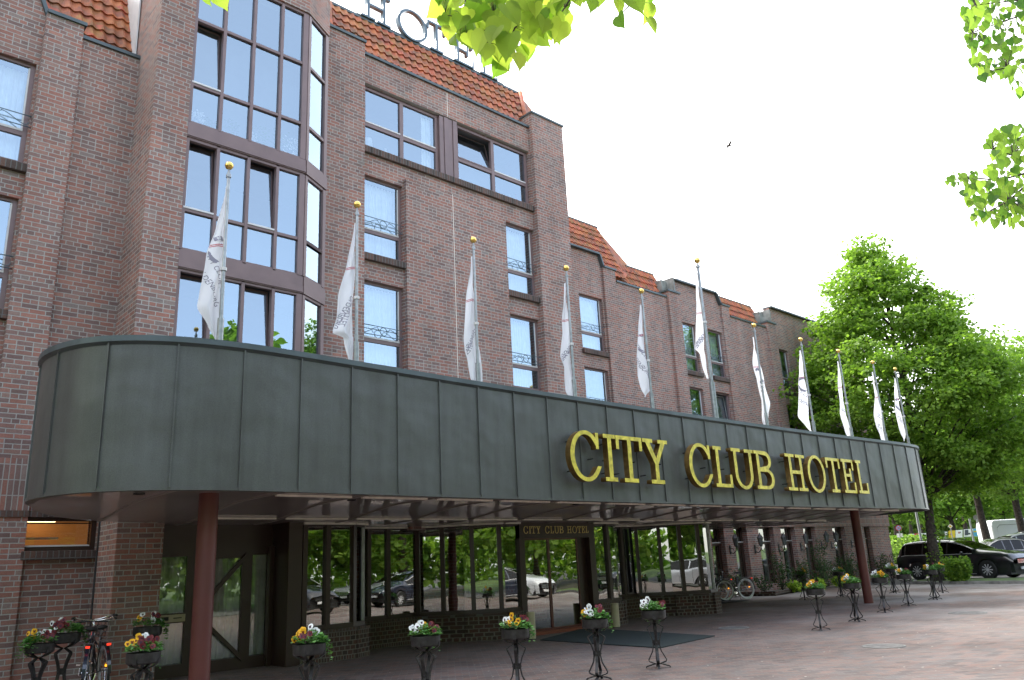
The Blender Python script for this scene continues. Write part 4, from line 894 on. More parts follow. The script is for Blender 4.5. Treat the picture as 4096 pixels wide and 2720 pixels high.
# soffit: high over the drive, curving down to the top of the glazing
def zs_(y): t = min(1, max(0, (y-11.6)/(13.8-11.6))); t = t*t*(3-2*t); return 2.665-.17*t
def span(x):
    ys = []
    for a, b in zip(ring, ring[1:]):
        if (a.x-x)*(b.x-x) <= 0 and a.x != b.x: ys.append(a.y+(b.y-a.y)*(x-a.x)/(b.x-a.x))
    return ys
m = MB(); xs = [2.56+.24*i for i in range(109) if 2.56+.24*i < 28.45]
rows = []
for x in xs:
    ys = span(x)
    if not ys: continue
    y0 = min(ys); y1 = max(ys) if (x < 4.8 or x > 26.2) else (16.2 if x < 22 else 18.2)
    rows.append([(x, y0+(y1-y0)*k/16, zs_(y0+(y1-y0)*k/16)) for k in range(17)])
for a, b in zip(rows, rows[1:]):
    for k in range(16): m.quad(a[k], a[k+1], b[k+1], b[k])
cp(m, 'soffit', 'soffit', smooth=True, weld=True)
m = MB()
for a, b in zip(rows, rows[1:]):
    for k in range(16): m.quad(*[(q[0], q[1], ZC-.28) for q in (a[k], b[k], b[k+1], a[k+1])])
cp(m, 'canopy_roof', 'zinc')
i = 0; x = 3.9
while x < 28:
    ys = span(x); y0 = min(ys)+.1; y1 = (max(ys)-.1) if (x < 4.8 or x > 26.2) else (14.3 if x < 22 else 17.5)
    m = MB(); m.bar([(x, y0+(y1-y0)*k/14, zs_(y0+(y1-y0)*k/14)-.008) for k in range(15)], .05, (1, 0, 0), th=.012); cp(m, 'soffit_rib', 'rib')
    if x+1.43 < 27 and 4 < x:
        for yy in (10.75, 13.2):
            m = MB(); m.box(x+.06, x+1.3, yy, yy+.05, zs_(yy)-.035, zs_(yy)-.004); cp(m, 'light_strip', 'cream')
    x += 1.43; i += 1
m = MB(); m.bar([(p.x+(.14 if p.x < 8 else 0), p.y+.13, 2.655) for p in ring if p.y < 12.3 and p.x < 27.5], .02, (0, 1, 0)); cp(m, 'edge_trim', 'cream')
for x, y in ((4.50, 10.95), (24.25, 11.1)):
    m = MB(); m.lathe([(.13, 0), (.13, 2.67)], (x, y, 0), 28); c = cp(m, 'column', 'column', smooth=True)
for x, y in ((3.6, 11.0), (6.9, 11.2), (12.0, 11.1)):
    m = MB(); m.lathe([(.07, 0), (.075, -.02), (.05, -.02), (.045, .0)], (x, y, 2.655), 16); cp(m, 'downlight', 'iron', smooth=True)

sg = thing('canopy_sign', 'large gold CITY CLUB HOTEL letters standing off the front of the canopy', 'sign', (16.6, 10, 2.98))
def fy(x):
    return min(span(x))
for c_, a, b in big:
    y = fy((a+b)/2)-.17; o = letter('letter', c_, b-a, .90, .13, ['gold', 'goldside'], .125, .085); o.parent = sg; o.location = Vector((a, y, 2.98))-Vector(sg.location); o['label'] = 'letter '+c_
    for xx, zz in ((a+.14, 3.15), (a+.14, 3.7), (b-.14, 3.4)):
        m = MB(); m.tube([(xx-16.6, y+.03-10, zz-2.98), (xx-16.6, y+.25-10, zz-2.98)], .012, 6); sub(m, 'spacer_pin', 'iron', o)
    for q in o.children: q.matrix_parent_inverse = Matrix.Translation(-o.location)

rs = thing('roof_sign', 'tall dark metal HOTEL letters standing on the roof ridge against the sky', 'sign', (12.4, 16.2, 16.28))
put_letters(rs, [('H', 10.12, 11.08), ('O', 11.32, 12.38), ('T', 12.36, 13.08), ('E', 13.38, 14.14), ('L', 14.42, 15.12)], 16.28, .95, 16.15, .12, ['signmetal', 'signmetal'], .095, .065)
m = MB(); m.box(10.0, 15.4, 16.14, 16.2, 16.27, 16.31)
o = m.build('rail', 'coping', parent=rs); o.matrix_parent_inverse = Matrix.Translation(-Vector(rs.location))

# ------------------------------------------------------------------ flagpoles and flags
PX = [4.51, 6.78, 9.38, 11.98, 14.55, 17.07, 19.5, 22.1, 24.5, 27.0, 28.8]
names = ['leftmost, before the glass stair bay', 'second from left, beside the stair bay', 'third from left, before the blank pier', 'fourth from left, by the tower corner', 'fifth from left, left of the tallest',
         'tallest, rising above the others', 'seventh from left, right of the tallest', 'eighth from left, fourth from right', 'third from the right end', 'second from the right end', 'rightmost, before the tree']
YP = 10.9
fm = bpy.data.curves.new('f', 'FONT')
def text_tris(txt, size):
    cu = bpy.data.curves.new('t', 'FONT'); cu.body = txt; cu.size = size; cu.align_x = 'CENTER'; cu.align_y = 'CENTER'
    t = bpy.data.objects.new('t', cu); COL.objects.link(t); me = bpy.data.meshes.new_from_object(t.evaluated_get(bpy.context.evaluated_depsgraph_get()))
    b = bmesh.new(); b.from_mesh(me); bmesh.ops.triangulate(b, faces=b.faces); bmesh.ops.subdivide_edges(b, edges=[e for e in b.edges if e.calc_length() > size*.25], cuts=2)
    bmesh.ops.triangulate(b, faces=b.faces)
    vs = [tuple(v.co)[:2] for v in b.verts]; fs = [tuple(v.index for v in f.verts) for f in b.faces]; b.free(); bpy.data.objects.remove(t); return vs, fs
TXT = {k: text_tris(k, s) for k, s in (('C', .62), ('H', .5), ('CITY CLUB HOTEL', .17), ('OLDENBURG', .17))}
#     drop, left extents at fractions of the height, right extents, text tilt
shapes = [
 ([(0, .0), (.25, -.12), (.5, -.26), (.7, -.32), (.83, -.31), (.93, -.16), (1, -.03)], [(0, .01), (.2, .03), (.5, .09), (.6, .09), (.66, .02), (1, .0)], 2.9, -62),
 ([(0, 0), (.3, -.12), (.55, -.28), (.68, -.27), (.78, -.32), (.8, -.16), (.9, -.16), (1, -.08)], [(0, .01), (.5, .02), (.6, .0), (.8, -.02), (1, -.02)], 2.9, -60),
 ([(0, 0), (.3, -.12), (.6, -.26), (.72, -.24), (.8, -.16), (.95, -.15), (1, -.04)], [(0, .01), (.3, .05), (.6, .11), (.8, .14), (.93, .16), (1, .0)], 3.1, -62),
 ([(0, 0), (.35, -.14), (.65, -.25), (.78, -.16), (.95, -.17), (1, -.05)], [(0, .01), (.5, .01), (.8, .02), (.93, .05), (1, -.03)], 2.95, -60),
 ([(0, 0), (.3, -.12), (.6, -.26), (.75, -.2), (.9, -.17), (1, -.13)], [(0, .01), (.5, .02), (.75, .12), (.9, .1), (1, -.12)], 2.6, -62),
]
def interp(t, pts):
    for (a, x), (b, y) in zip(pts, pts[1:]):
        if t <= b: f = (t-a)/(b-a+1e-9); f = f*f*(3-2*f)*.5+f*.5; return x+(y-x)*f
    return pts[-1][1]
for i, px in enumerate(PX):
    tall = i == 5; zb = 9.04-.06 if tall else 7.62-.03*(i > 8); r = .037 if not tall else .055
    p = thing('flagpole', ('thick light grey flagpole with gilt ball, ' if tall else 'grey flagpole with gilt ball, ')+names[i], 'flagpole', (px, YP, 4.3), group='flagpoles on the canopy')
    H_ = zb-4.3; j = H_*.26 if not tall else H_*.3
    m = MB(); m.tube([(0, 0, 0), (0, 0, j)], r*1.25 if not tall else r*1.35, 12); m.tube([(0, 0, j), (0, 0, H_-.12)], [r*.8, r*.62], 12); m.lathe([(r, H_-.2), (r, H_-.15), (.02, H_-.14), (.012, H_-.05)], n=12); sub(m, 'pole', 'steel', p, smooth=False)
    m = MB(); m.sphere((0, 0, H_), .064 if not tall else .078, 20); sub(m, 'ball_finial', 'goldball', p, smooth=True)
    m = MB(); m.lathe([(r+.01, 0), (r+.012, .05), (r, .05)], (0, 0, H_-1.72), 10); sub(m, 'clip_ring', 'strip', p)
    # flag
    le, re, drop, tilt = shapes[(i if i < 5 else (1, 3, 0, 3, 2, 4)[i-5])]; rn = random.Random(40+i); mir = 1
    if i == 6: re = [(0, .01), (.3, .10), (.5, .18), (.72, .30), (.85, .16), (1, .04)]; le = [(0, 0), (.35, -.16), (.6, -.12), (.75, -.10), (.92, -.10), (1, .0)]
    if i >= 7: le = [(a, x*1.3) for a, x in le]; re = [(a, min(x, .04)) for a, x in re]
    f_ = rn.uniform(0, 6)
    kw, kr = (1.2 if i else .85)*rn.uniform(.85, 1.1), rn.uniform(.6, 1.3); le = [(a+(.04*rn.uniform(-1, 1) if 0 < a < 1 else 0), x*kw*rn.uniform(.9, 1.1)) for a, x in le]; re = [(a, x*kr) for a, x in re]
    ztop = zb-.32; drop = drop*(.86 if not tall else .98)
    def S_(s, t, off=0):
        a, b = interp(t, le), interp(t, re); x = a+(b-a)*s; wv = (b-a)
        y = .07-.5*wv*.35*math.sin(s*7+f_+t*3)-.02*math.sin(t*14+s*9)-off
        return (x, y, -t*drop)
    m = MB(); ns, ntt = 22, 46
    for a in range(ntt):
        for b in range(ns): m.quad(S_(b/ns, a/ntt), S_((b+1)/ns, a/ntt), S_((b+1)/ns, (a+1)/ntt), S_(b/ns, (a+1)/ntt))
    k0 = len(m.v)
    fl = m.build('flag', 'cloth', smooth=True, weld=True, loc=(px, YP, ztop))
    tag(fl, 'limp white flag on the pole '+names[i], 'flag', 'white flags on the canopy poles')
    m = MB(); ang = R_(tilt+rn.uniform(-8, 8))
    def put(word, cx, cz, sc_, flip, mi):
        vs, fs = TXT[word]; ok = {}
        for q, (x, y) in enumerate(vs):
            x, y = x*sc_*flip, y*sc_; X_ = cx+x*math.cos(ang*flip)-y*math.sin(ang*flip); Z_ = cz+x*math.sin(ang*flip)+y*math.cos(ang*flip)
            t = -Z_/drop
            if not 0.03 < t < .97: continue
            a, b = interp(t, le), interp(t, re)
            if b-a < .05: continue
            s = (X_*1.0-a)/(b-a)
            if .03 < s < .97: ok[q] = S_(s, t, .006)
        for f in fs:
            if all(q in ok for q in f): m.quad(*[ok[q] for q in f], mi=mi)
    fl_ = 1 if i in (0, 4, 7) else (-1 if i in (1, 2, 3, 5, 6) else 1)
    cxm = (interp(.5, le)+interp(.5, re))/2
    if i in (0, 4, 6, 7, 10): put('C', cxm+.02, -drop*.42, 1.0, fl_, 0)
    if i in (4, 10): put('H', cxm+.12, -drop*.55, .8, fl_, 0)
    put('CITY CLUB HOTEL', cxm+.06, -drop*.60, .62, fl_, 0); put('OLDENBURG', cxm-.07, -drop*.66, .62, fl_, 0)
    for dz in (0, .035):
        t0 = .40 if i in (0, 5) else .34
        for b in range(ns):
            q = [S_(b/ns, t0+dz/drop*.8-.02*b/ns, .006), S_((b+1)/ns, t0+dz/drop*.8-.02*(b+1)/ns, .006)]; m.quad(q[0], q[1], (q[1][0], q[1][1], q[1][2]-.011), (q[0][0], q[0][1], q[0][2]-.011), mi=1)
    sub(m, 'flag_print', ['ink', 'redink'], fl)
# ------------------------------------------------------------------ planters
def set_rnd(o, seed=0, group=1):
    me = o.data; rn = random.Random(seed); at = me.attributes.new('rnd', 'FLOAT', 'FACE'); n = len(me.polygons); v = []
    while len(v) < n:
        r = rn.random(); v += [r]*group
    at.data.foreach_set('value', v[:n])
def leaf_quad(m, c, d, up, L_, W_, fold=.25):
    """a leaf of two halves, folded along its midrib"""
    s = d.cross(up).normalized(); u = s.cross(d).normalized(); b = c; t = c+d*L_
    for sg_ in (-1, 1):
        m.quad(b, c+d*L_*.35+s*sg_*W_*.5+u*W_*fold*.5, c+d*L_*.72+s*sg_*W_*.36+u*W_*fold*.3, t)
def rnd_dir(rn, zmin=-1):
    while True:
        v = Vector((rn.uniform(-1, 1), rn.uniform(-1, 1), rn.uniform(zmin, 1)))
        if .1 < v.length < 1: return v.normalized()
def pansy_mesh(mats):
    m = MB()
    for k, (a, r, w_) in enumerate(((125, .021, .019), (55, .021, .019), (195, .019, .018), (-15, .019, .018), (-90, .023, .022))):
        cx, cz = .013*math.cos(R_(a)), .013*math.sin(R_(a)); y = -.0015*k
        pts = [(cx+w_*math.cos(t*math.pi/5), y+.003*math.cos(t*math.pi/2.5), cz+r*.85*math.sin(t*math.pi/5)) for t in range(10)]
        kk = len(m.v); m.v += pts; m.f.append(tuple(range(kk, kk+10))); m.m.append(0)
    for a, r in ((-90, .011), (160, .006), (20, .006)):
        cx, cz = .008*math.cos(R_(a)), .008*math.sin(R_(a)); kk = len(m.v); m.v += [(cx+r*math.cos(t*math.pi/4), -.010, cz+r*math.sin(t*math.pi/4)) for t in range(8)]; m.f.append(tuple(range(kk, kk+8))); m.m.append(1)
    o = m.build('pansy', mats); COL.objects.unlink(o); return o.data
PANSY = {'y': pansy_mesh(['p_yellow', 'p_brownc']), 'w': pansy_mesh(['p_whitep', 'p_center']), 'r': pansy_mesh(['p_redp', 'p_center'])}
def ivy_mesh(seed, side, n=430):
    rn = random.Random(seed); m = MB()
    for i in range(n):
        if i % 5 < 3: th = side+rn.gauss(0, .75)
        else: th = rn.uniform(0, 6.28)
        rr = .19*math.sqrt(rn.random()); hz = .02+.15*rn.random()*(1-rr/.3)
        if i % 5 < 2 and rn.random() < .5: rr = .17+.09*rn.random(); hz = .03-(rr-.17)*1.6*rn.random()*1.8; th = side+rn.gauss(0, .35)
        c = Vector((rr*math.cos(th), rr*math.sin(th), hz)); d = Vector((math.cos(th)+rn.uniform(-.6, .6), math.sin(th)+rn.uniform(-.6, .6), rn.uniform(-.3, .5))).normalized()
        s = rn.uniform(.03, .052); leaf_quad(m, c, d, Vector((rn.uniform(-.5, .5), rn.uniform(-.5, .5), 1)).normalized(), s, s*.95)
    o = m.build('foliage', 'ivy'); set_rnd(o, seed, 2); COL.objects.unlink(o); return o.data
IVY = [ivy_mesh(1, -.2), ivy_mesh(2, .3), ivy_mesh(3, -2.7), ivy_mesh(4, -.6)]
def stand_parts():
    m = MB(); m.lathe([(0, .71), (.172, .71), (.186, .725), (.190, .83), (.184, .83), (.180, .735), (0, .735)], n=36); pot = m.build('pot', 'iron', smooth=False)
    m = MB(); m.lathe([(.183, .80), (.10, .815), (0, .82)], n=24); soil_ = m.build('soil', 'soil')
    prof = [(.186, .76), (.186, .715), (.125, .675), (.028, .645), (.125, .585), (.122, .565), (.075, .47), (.052, .39), (.047, .33), (.065, .24), (.135, .115), (.125, .09), (.028, .055), (.09, .045), (.175, .022), (.182, .0)]
    legs = []
    for k in range(4):
        a = R_(20+90*k); m = MB(); d = Vector((math.cos(a), math.sin(a), 0)); s = Vector((-math.sin(a), math.cos(a), 0))
        m.bar([(d.x*r, d.y*r, z) for r, z in prof], .040, s, th=.008); legs.append(m.build('leg', 'iron'))
    m = MB(); m.lathe([(.058, .325), (.058, .395)], n=4)
    for k in range(4):
        a = R_(20+90*k); m.sphere((.052*math.cos(a), .052*math.sin(a), .36), .014, 8)
    col = m.build('collar', 'iron')
    return [pot, soil_, col]+legs
PROTO = stand_parts()
pl_labels = {}
def planter(p, flowers, side, lab, seed, first, sc_=1.0, yawz=0):
    t = thing('flower_stand', lab, 'planter', (p[0], p[1], 0), yawz, group='wrought iron stands with round flower bowls'); t.scale = (sc_,)*3
    for q in PROTO:
        o = q if first else q.copy()
        if not first: COL.objects.link(o)
        o.parent = t
    o = bpy.data.objects.new('foliage', IVY[side % 4]); COL.objects.link(o); o.parent = t; o.location = (0, 0, .825)
    rn = random.Random(seed)
    for k, (c, n, ang) in enumerate(flowers):
        for j in range(int(n*1.5+.5)):
            o = bpy.data.objects.new('pansy', PANSY[c]); COL.objects.link(o); o.parent = t
            th = R_(ang)+rn.gauss(0, .38)-yawz; rr = .06+.12*rn.random(); s = rn.uniform(.95, 1.35)
            o.location = (rr*math.cos(th), rr*math.sin(th), .89+.085*rn.random()+(.04 if rr < .1 else 0)); o.scale = (s, s, s)
            o.rotation_euler = (rn.uniform(-.55, .1), rn.uniform(-.3, .3), -R_(30)+rn.uniform(-.7, .7)-yawz)
# right of the viewer is azimuth 47 deg to the line of sight: screen-left of a bowl is direction ~137 deg, screen-right ~ -43
SL, SR, SF, SBk = 140, -40, -130, 50
Y_, W_, R_r = 'y', 'w', 'r'
def atY(x, y, Y0):
    d_ = ray(x, y); return Vector((0, 0, HC))+d_*(Y0/d_.y)
spec = [
 (gnd(161, 2569, .83), [(Y_, 4, SL-20), (W_, 5, SBk), (R_r, 5, SR)], 2, 'nearest left stand by the brick wall, ivy trailing left under yellow and white pansies', 0, .98),
 (atY(262, 2518, 13.3), [(W_, 6, SF-30), (R_r, 5, SF), (R_r, 2, SL)], 0, 'half hidden stand beside the bicycles, wine red and white pansies, behind the leftmost one', 0, 1.08),
 (gnd(576, 2593, .83), [(Y_, 4, SL), (W_, 5, SBk), (R_r, 6, SR), (R_r, 3, SF+30)], 1, 'stand just left of the thick red column with yellow, white and crimson pansies', 0, .95),
 (atY(592, 2501, 13.25), [(W_, 3, SL), (W_, 3, SR), (R_r, 3, SR), (Y_, 2, SL)], 3, 'dim stand beside the cream letter box, against the brick corner', 0, 1.08),
 (gnd(1238, 2559, .83), [(Y_, 7, SL), (W_, 5, SBk), (R_r, 2, SF)], 0, 'stand right of the thick red column, yellow pansies left and ivy hanging right', 0, .95),
 (gnd(1701, 2522, .83), [(W_, 8, SL+20), (Y_, 4, SL-40), (R_r, 5, SR+20)], 1, 'stand in front of the recessed glazing, white pansies left and wine red ones right', 0, .93),
 (gnd(2060, 2493, .83), [(W_, 5, SL), (Y_, 5, SF-20), (R_r, 5, SR+15)], 3, 'stand in front of the left beige ash bin, white, yellow and dark red pansies', 0, .92),
 (gnd(2378, 2458, .83), [(W_, 7, SL+30), (Y_, 5, SL-30), (R_r, 4, SR+20)], 0, 'stand in front of the right beige ash bin, ivy spilling down its right side', 0, .93),
 (gnd(2612, 2430, .83), [(W_, 9, SL), (R_r, 3, SR)], 1, 'stand standing right of the entrance with pure white pansies on its left half', 0, .95),
 (gnd(3259, 2347, .83), [(Y_, 6, SL), (R_r, 5, SBk), (W_, 3, SL+20)], 1, 'nearest stand of the right hand row, yellow pansies with dark red ones above', 0, .95),
 (gnd(3404, 2328, .83), [(Y_, 9, SL-10), (W_, 4, SL+30)], 0, 'stand just left of the far red column, crowded with yellow pansies', 0, .97),
 (gnd(3205, 2295, .83), [(Y_, 4, SR), (R_r, 2, SL)], 2, 'dark stand left of the far column, in front of the shrub bed, few yellow pansies', 0, .98),
 (gnd(3352, 2286, .83), [(W_, 4, SL), (Y_, 3, SR)], 3, 'dark stand farther back beside the far column, white and yellow pansies', 0, .98),
 (gnd(3517, 2309, .83), [(W_, 5, SL), (Y_, 8, SF)], 0, 'first stand right of the far red column, white pansies left of yellow ones', 0, .98),
 (gnd(3563, 2274, .83), [(W_, 6, SL), (Y_, 4, SR)], 3, 'dark stand in the back row by the bonnetless tail of the black wagon', 0, .98),
 (gnd(3613, 2295, .83), [(Y_, 6, SL), (W_, 2, SL+30), (R_r, 3, SR)], 0, 'second stand right of the far red column, yellow pansies and loose ivy', 0, .98),
 (gnd(3720, 2281, .83), [(Y_, 5, SL), (W_, 4, SL+20), (R_r, 4, SBk)], 1, 'stand directly before the ivy covered tree trunk', 0, 1.0),
 (gnd(3752, 2268, .83), [(Y_, 3, SR), (R_r, 2, SL)], 2, 'last stand, half hidden behind the one before the tree trunk', 0, .98),
]
spec[14] = spec[14][:3]+('dark stand in the back row, in front of the tail lamp of the black wagon',)+spec[14][4:]
for i, (p, fl_, side, lab, yz, s_) in enumerate(spec): planter(p, fl_, side, lab, 70+i, i == 0, s_, R_((i*37) % 25))

# ------------------------------------------------------------------ ash bins, doormat, covers
for i, (x, y, lab) in enumerate(((12.6, 13.2, 'beige cylindrical ash bin left of the entrance door'), (15.5, 13.3, 'beige cylindrical ash bin right of the entrance door'))):
    t = thing('ash_bin', lab, 'ash bin', (x, y, 0), group='ash bins at the entrance')
    m = MB(); m.lathe([(0, .015), (.092, .015), (.095, .02), (.095, .545), (.088, .555), (.08, .54), (0, .54)], n=28); sub(m, 'bin_body', 'ash', t, smooth=False)
    m = MB(); m.lathe([(0, .548), (.078, .548)], n=20); sub(m, 'sand_tray', 'stone', t); m = MB(); m.lathe([(.085, 0), (.085, .016)], n=20); sub(m, 'base_ring', 'iron', t)
m = MB(); m.ext([tuple(gnd(2160, 2562)[:2]), tuple(gnd(2640, 2594)[:2]), tuple(gnd(2860, 2546)[:2]), tuple(gnd(2340, 2514)[:2])][::1], .001, .018)
tag(m.build('doormat', 'mat'), 'large dark green doormat in front of the sliding entrance door', 'doormat')
def cover(p, r, lab):
    t = thing('manhole_cover', lab, 'manhole cover', (p[0], p[1], 0))
    m = MB(); m.lathe([(0, .006), (r*.86, .006), (r*.86, .002)], n=40); sub(m, 'lid', 'iron_cover', t)
    m = MB(); m.lathe([(r*.88, .004), (r*.9, .009), (r, .009), (r, .0)], n=40); sub(m, 'ring', 'stone', t)
cover(gnd(3535, 2585), .33, 'round manhole cover in the open paving, nearest the viewer'); cover(gnd(3870, 2452), .4, 'round manhole cover at the right, near the end of the row of stands'); cover(gnd(2935, 2512), .33, 'round manhole cover under the canopy, half in shade')

# ------------------------------------------------------------------ wall lanterns
def lantern_parts():
    m = MB(); m.box(-.03, .03, -.012, .012, -.22, .05); m.tube([(0, 0, -.16), (0, -.1, -.2), (0, -.2, -.12), (0, -.22, .0)], .014, 8); m.tube([(0, 0, -.05), (0, -.08, -.04), (0, -.12, -.1)], .009, 6); br = m.build('bracket', 'iron')
    m = MB(); m.lathe([(.03, .0), (.055, .02), (.05, .03)], (0, -.22, 0), 6); m.lathe([(.05, .03), (.085, .25), (.09, .26)], (0, -.22, 0), 6)
    b2_ = m; m = MB(); m.lathe([(.11, .255), (.09, .28), (.04, .36), (.02, .38), (.025, .40), (.008, .42), (.0, .46)], (0, -.22, 0), 6); m.lathe([(.03, 0), (.055, .02), (.05, .035)], (0, -.22, 0), 6)
    for k in range(6):
        a = k*math.pi/3; m.tube([(.05*math.cos(a), -.22+.05*math.sin(a), .03), (.088*math.cos(a), -.22+.088*math.sin(a), .26)], .006, 4)
    cap = m.build('lantern_frame', 'iron'); gl_ = b2_.build('lantern_glass', 'lantern_glass'); return [br, cap, gl_]
LP = lantern_parts()
for i, (x, z, lab) in enumerate(((28.28, 1.86, 'first'), (30.1, 1.85, 'second'), (31.98, 1.85, 'third'), (33.85, 1.86, 'fourth'), (35.75, 1.9, 'fifth'), (36.7, 1.9, 'sixth'), (38.75, 1.93, 'last'))):
    t = thing('wall_lantern', 'black old fashioned wall lantern on the wing, %s from the bicycles' % lab, 'lantern', (x, YW-.05, z), group='wall lanterns along the wing'); t.scale = (1.25,)*3
    for q in LP:
        o = q if i == 0 else q.copy()
        if i: COL.objects.link(o)
        o.parent = t

# ------------------------------------------------------------------ planting bed and shrubs
STL['planting_bed'] = 'soil bed edged with low brick kerb along the wing'
bc = gnd(3104, 2384); bl = gnd(2950, 2386); br_ = gnd(3450, 2322)
m = MB(); m.ext([(bl.x-2.5, bl.y+.2), tuple(bl[:2]), tuple(bc[:2]), tuple(br_[:2]), (43, YW), (26, YW)], 0, .07); struct('planting_bed', m, 'soil')
eb = MB()
for a, b in ((Vector((bl.x-2.5, bl.y+.2, 0)), bl), (bl, bc), (bc, br_)):
    v = (b-a).normalized(); n = Vector((-v.y, v.x, 0))*.1; eb.ext([tuple(a[:2]), tuple(b[:2]), (b.x+n.x, b.y+n.y), (a.x+n.x, a.y+n.y)], 0, .16)
tag(eb.build('bed_edging', 'plinth'), 'low brick edging around the shrub bed by the wing', 'bed edging')
def shrub(x, y, h, w_, n, seed, mat_, lab, name='shrub', ls=.06, group='shrubs along the wing', flower=None, up=.5):
    t = thing(name, lab, 'shrub', (x, y, .05), group=group); rn = random.Random(seed); m = MB(); st = MB(); tips = []
    for k in range(max(5, int(n/60))):
        a = rn.uniform(0, 6.28); rr = w_*rn.uniform(.2, 1)*.5; hh = h*rn.uniform(.5, 1); p = Vector((rr*math.cos(a), rr*math.sin(a), hh)); tips.append(p)
        st.tube([(0, 0, 0), (p.x*.3, p.y*.3, hh*.5), tuple(p)], [.012, .008, .003], 5)
    for i in range(n):
        p = rn.choice(tips); f = rn.random()**.6; c = Vector((p.x*(.3+.7*f), p.y*(.3+.7*f), p.z*f))+rnd_dir(rn)*(.10+.10*h*.5)*rn.random()
        if c.z < .02: c.z = .02
        d = rnd_dir(rn, -.4); s = ls*rn.uniform(.7, 1.3); leaf_quad(m, c, d, rnd_dir(rn, 0), s, s*.55)
    o = sub(m, 'foliage', mat_, t); set_rnd(o, seed, 2); sub(st, 'stems', 'bark', t)
    if flower:
        m = MB()
        for i in range(flower[1]):
            p = rn.choice(tips); c = p+rnd_dir(rn)*.12; m.sphere(tuple(c), .03, 6, sq=(1, 1, .6))
        sub(m, 'blossoms', flower[0], t)
    return t
SH = [(27.6, 17.6, 1.1, .7, 'leafy shrub behind the saddle of the bicycle'), (28.9, 17.2, .8, .9, 'low shrub right of the white rimmed bicycle wheel'), (29.9, 17.0, 1.6, .9, 'tall loose rose bush below the second lantern'), (31.0, 16.9, 1.0, 1.0, 'rose bush in front of the second pier'),
      (32.0, 17.2, 1.3, .9, 'bushy shrub below the third lantern'), (33.2, 17.0, 1.0, 1.1, 'dense shrub between third and fourth lantern'), (34.0, 17.4, 2.0, .8, 'tallest bush reaching the glass of the fourth window'), (35.2, 17.4, 1.1, 1.2, 'shrub mass behind the dark stands'),
      (36.6, 17.6, 1.6, .9, 'bush under the fifth window of the wing'), (37.8, 17.8, 1.2, 1.1, 'grey green rose bush left of the far column'), (39.2, 18.0, 1.2, 1.2, 'rose bush behind the far red column'), (40.8, 18.2, 1.3, 1.3, 'rose bush right of the far column'), (42.3, 18.4, 1.2, 1.2, 'last rose bush at the corner of the wing')]
for i, (x, y, h, w_, lab) in enumerate(SH):
    shrub(x, min(y, YW-.3), h, w_, int(420*h), 200+i, 'shrub', lab, ls=.075, flower=(('p_redp', 5) if i % 3 == 2 else None))
for i, (x, y, lab) in enumerate(((32.2, 16.55, 'clump of pale yellow green leaves at the bed edge'), (30.6, 16.75, 'low bright green leafy clump near the bed corner'), (34.6, 16.9, 'bright green perennial clump behind the stands'), (36.6, 17.5, 'yellow green perennial at the far end of the bed'))):
    shrub(x, y, .42, .7, 260, 300+i, 'leaf_near', lab, name='perennial', ls=.13, group='perennials at the bed edge')
tb = gnd(3832, 2338)
shrub(tb.x+.5, tb.y+.1, 1.0, 1.35, 2600, 411, 'leaf', 'round dense green bush at the foot of the ivy covered trunk, before the black wagon', ls=.14, group='bush at the trunk')
shrub(44.5, 21.0, 2.7, 2.4, 2600, 412, 'leaf_near', 'bright yellow green sapling between the hotel corner and the black wagon', name='sapling', ls=.16, group='saplings beside the hotel')
shrub(55.5, 22.6, 2.2, 3.0, 2200, 413, 'leaf_far', 'pale bush behind the roof of the black wagon', name='bush', ls=.2, group='bushes by the car park')
shrub(60, 23.6, 1.9, 3.4, 2000, 414, 'leaf_far', 'light green bush below the yellow poster', name='bush', ls=.2, group='bushes by the car park')

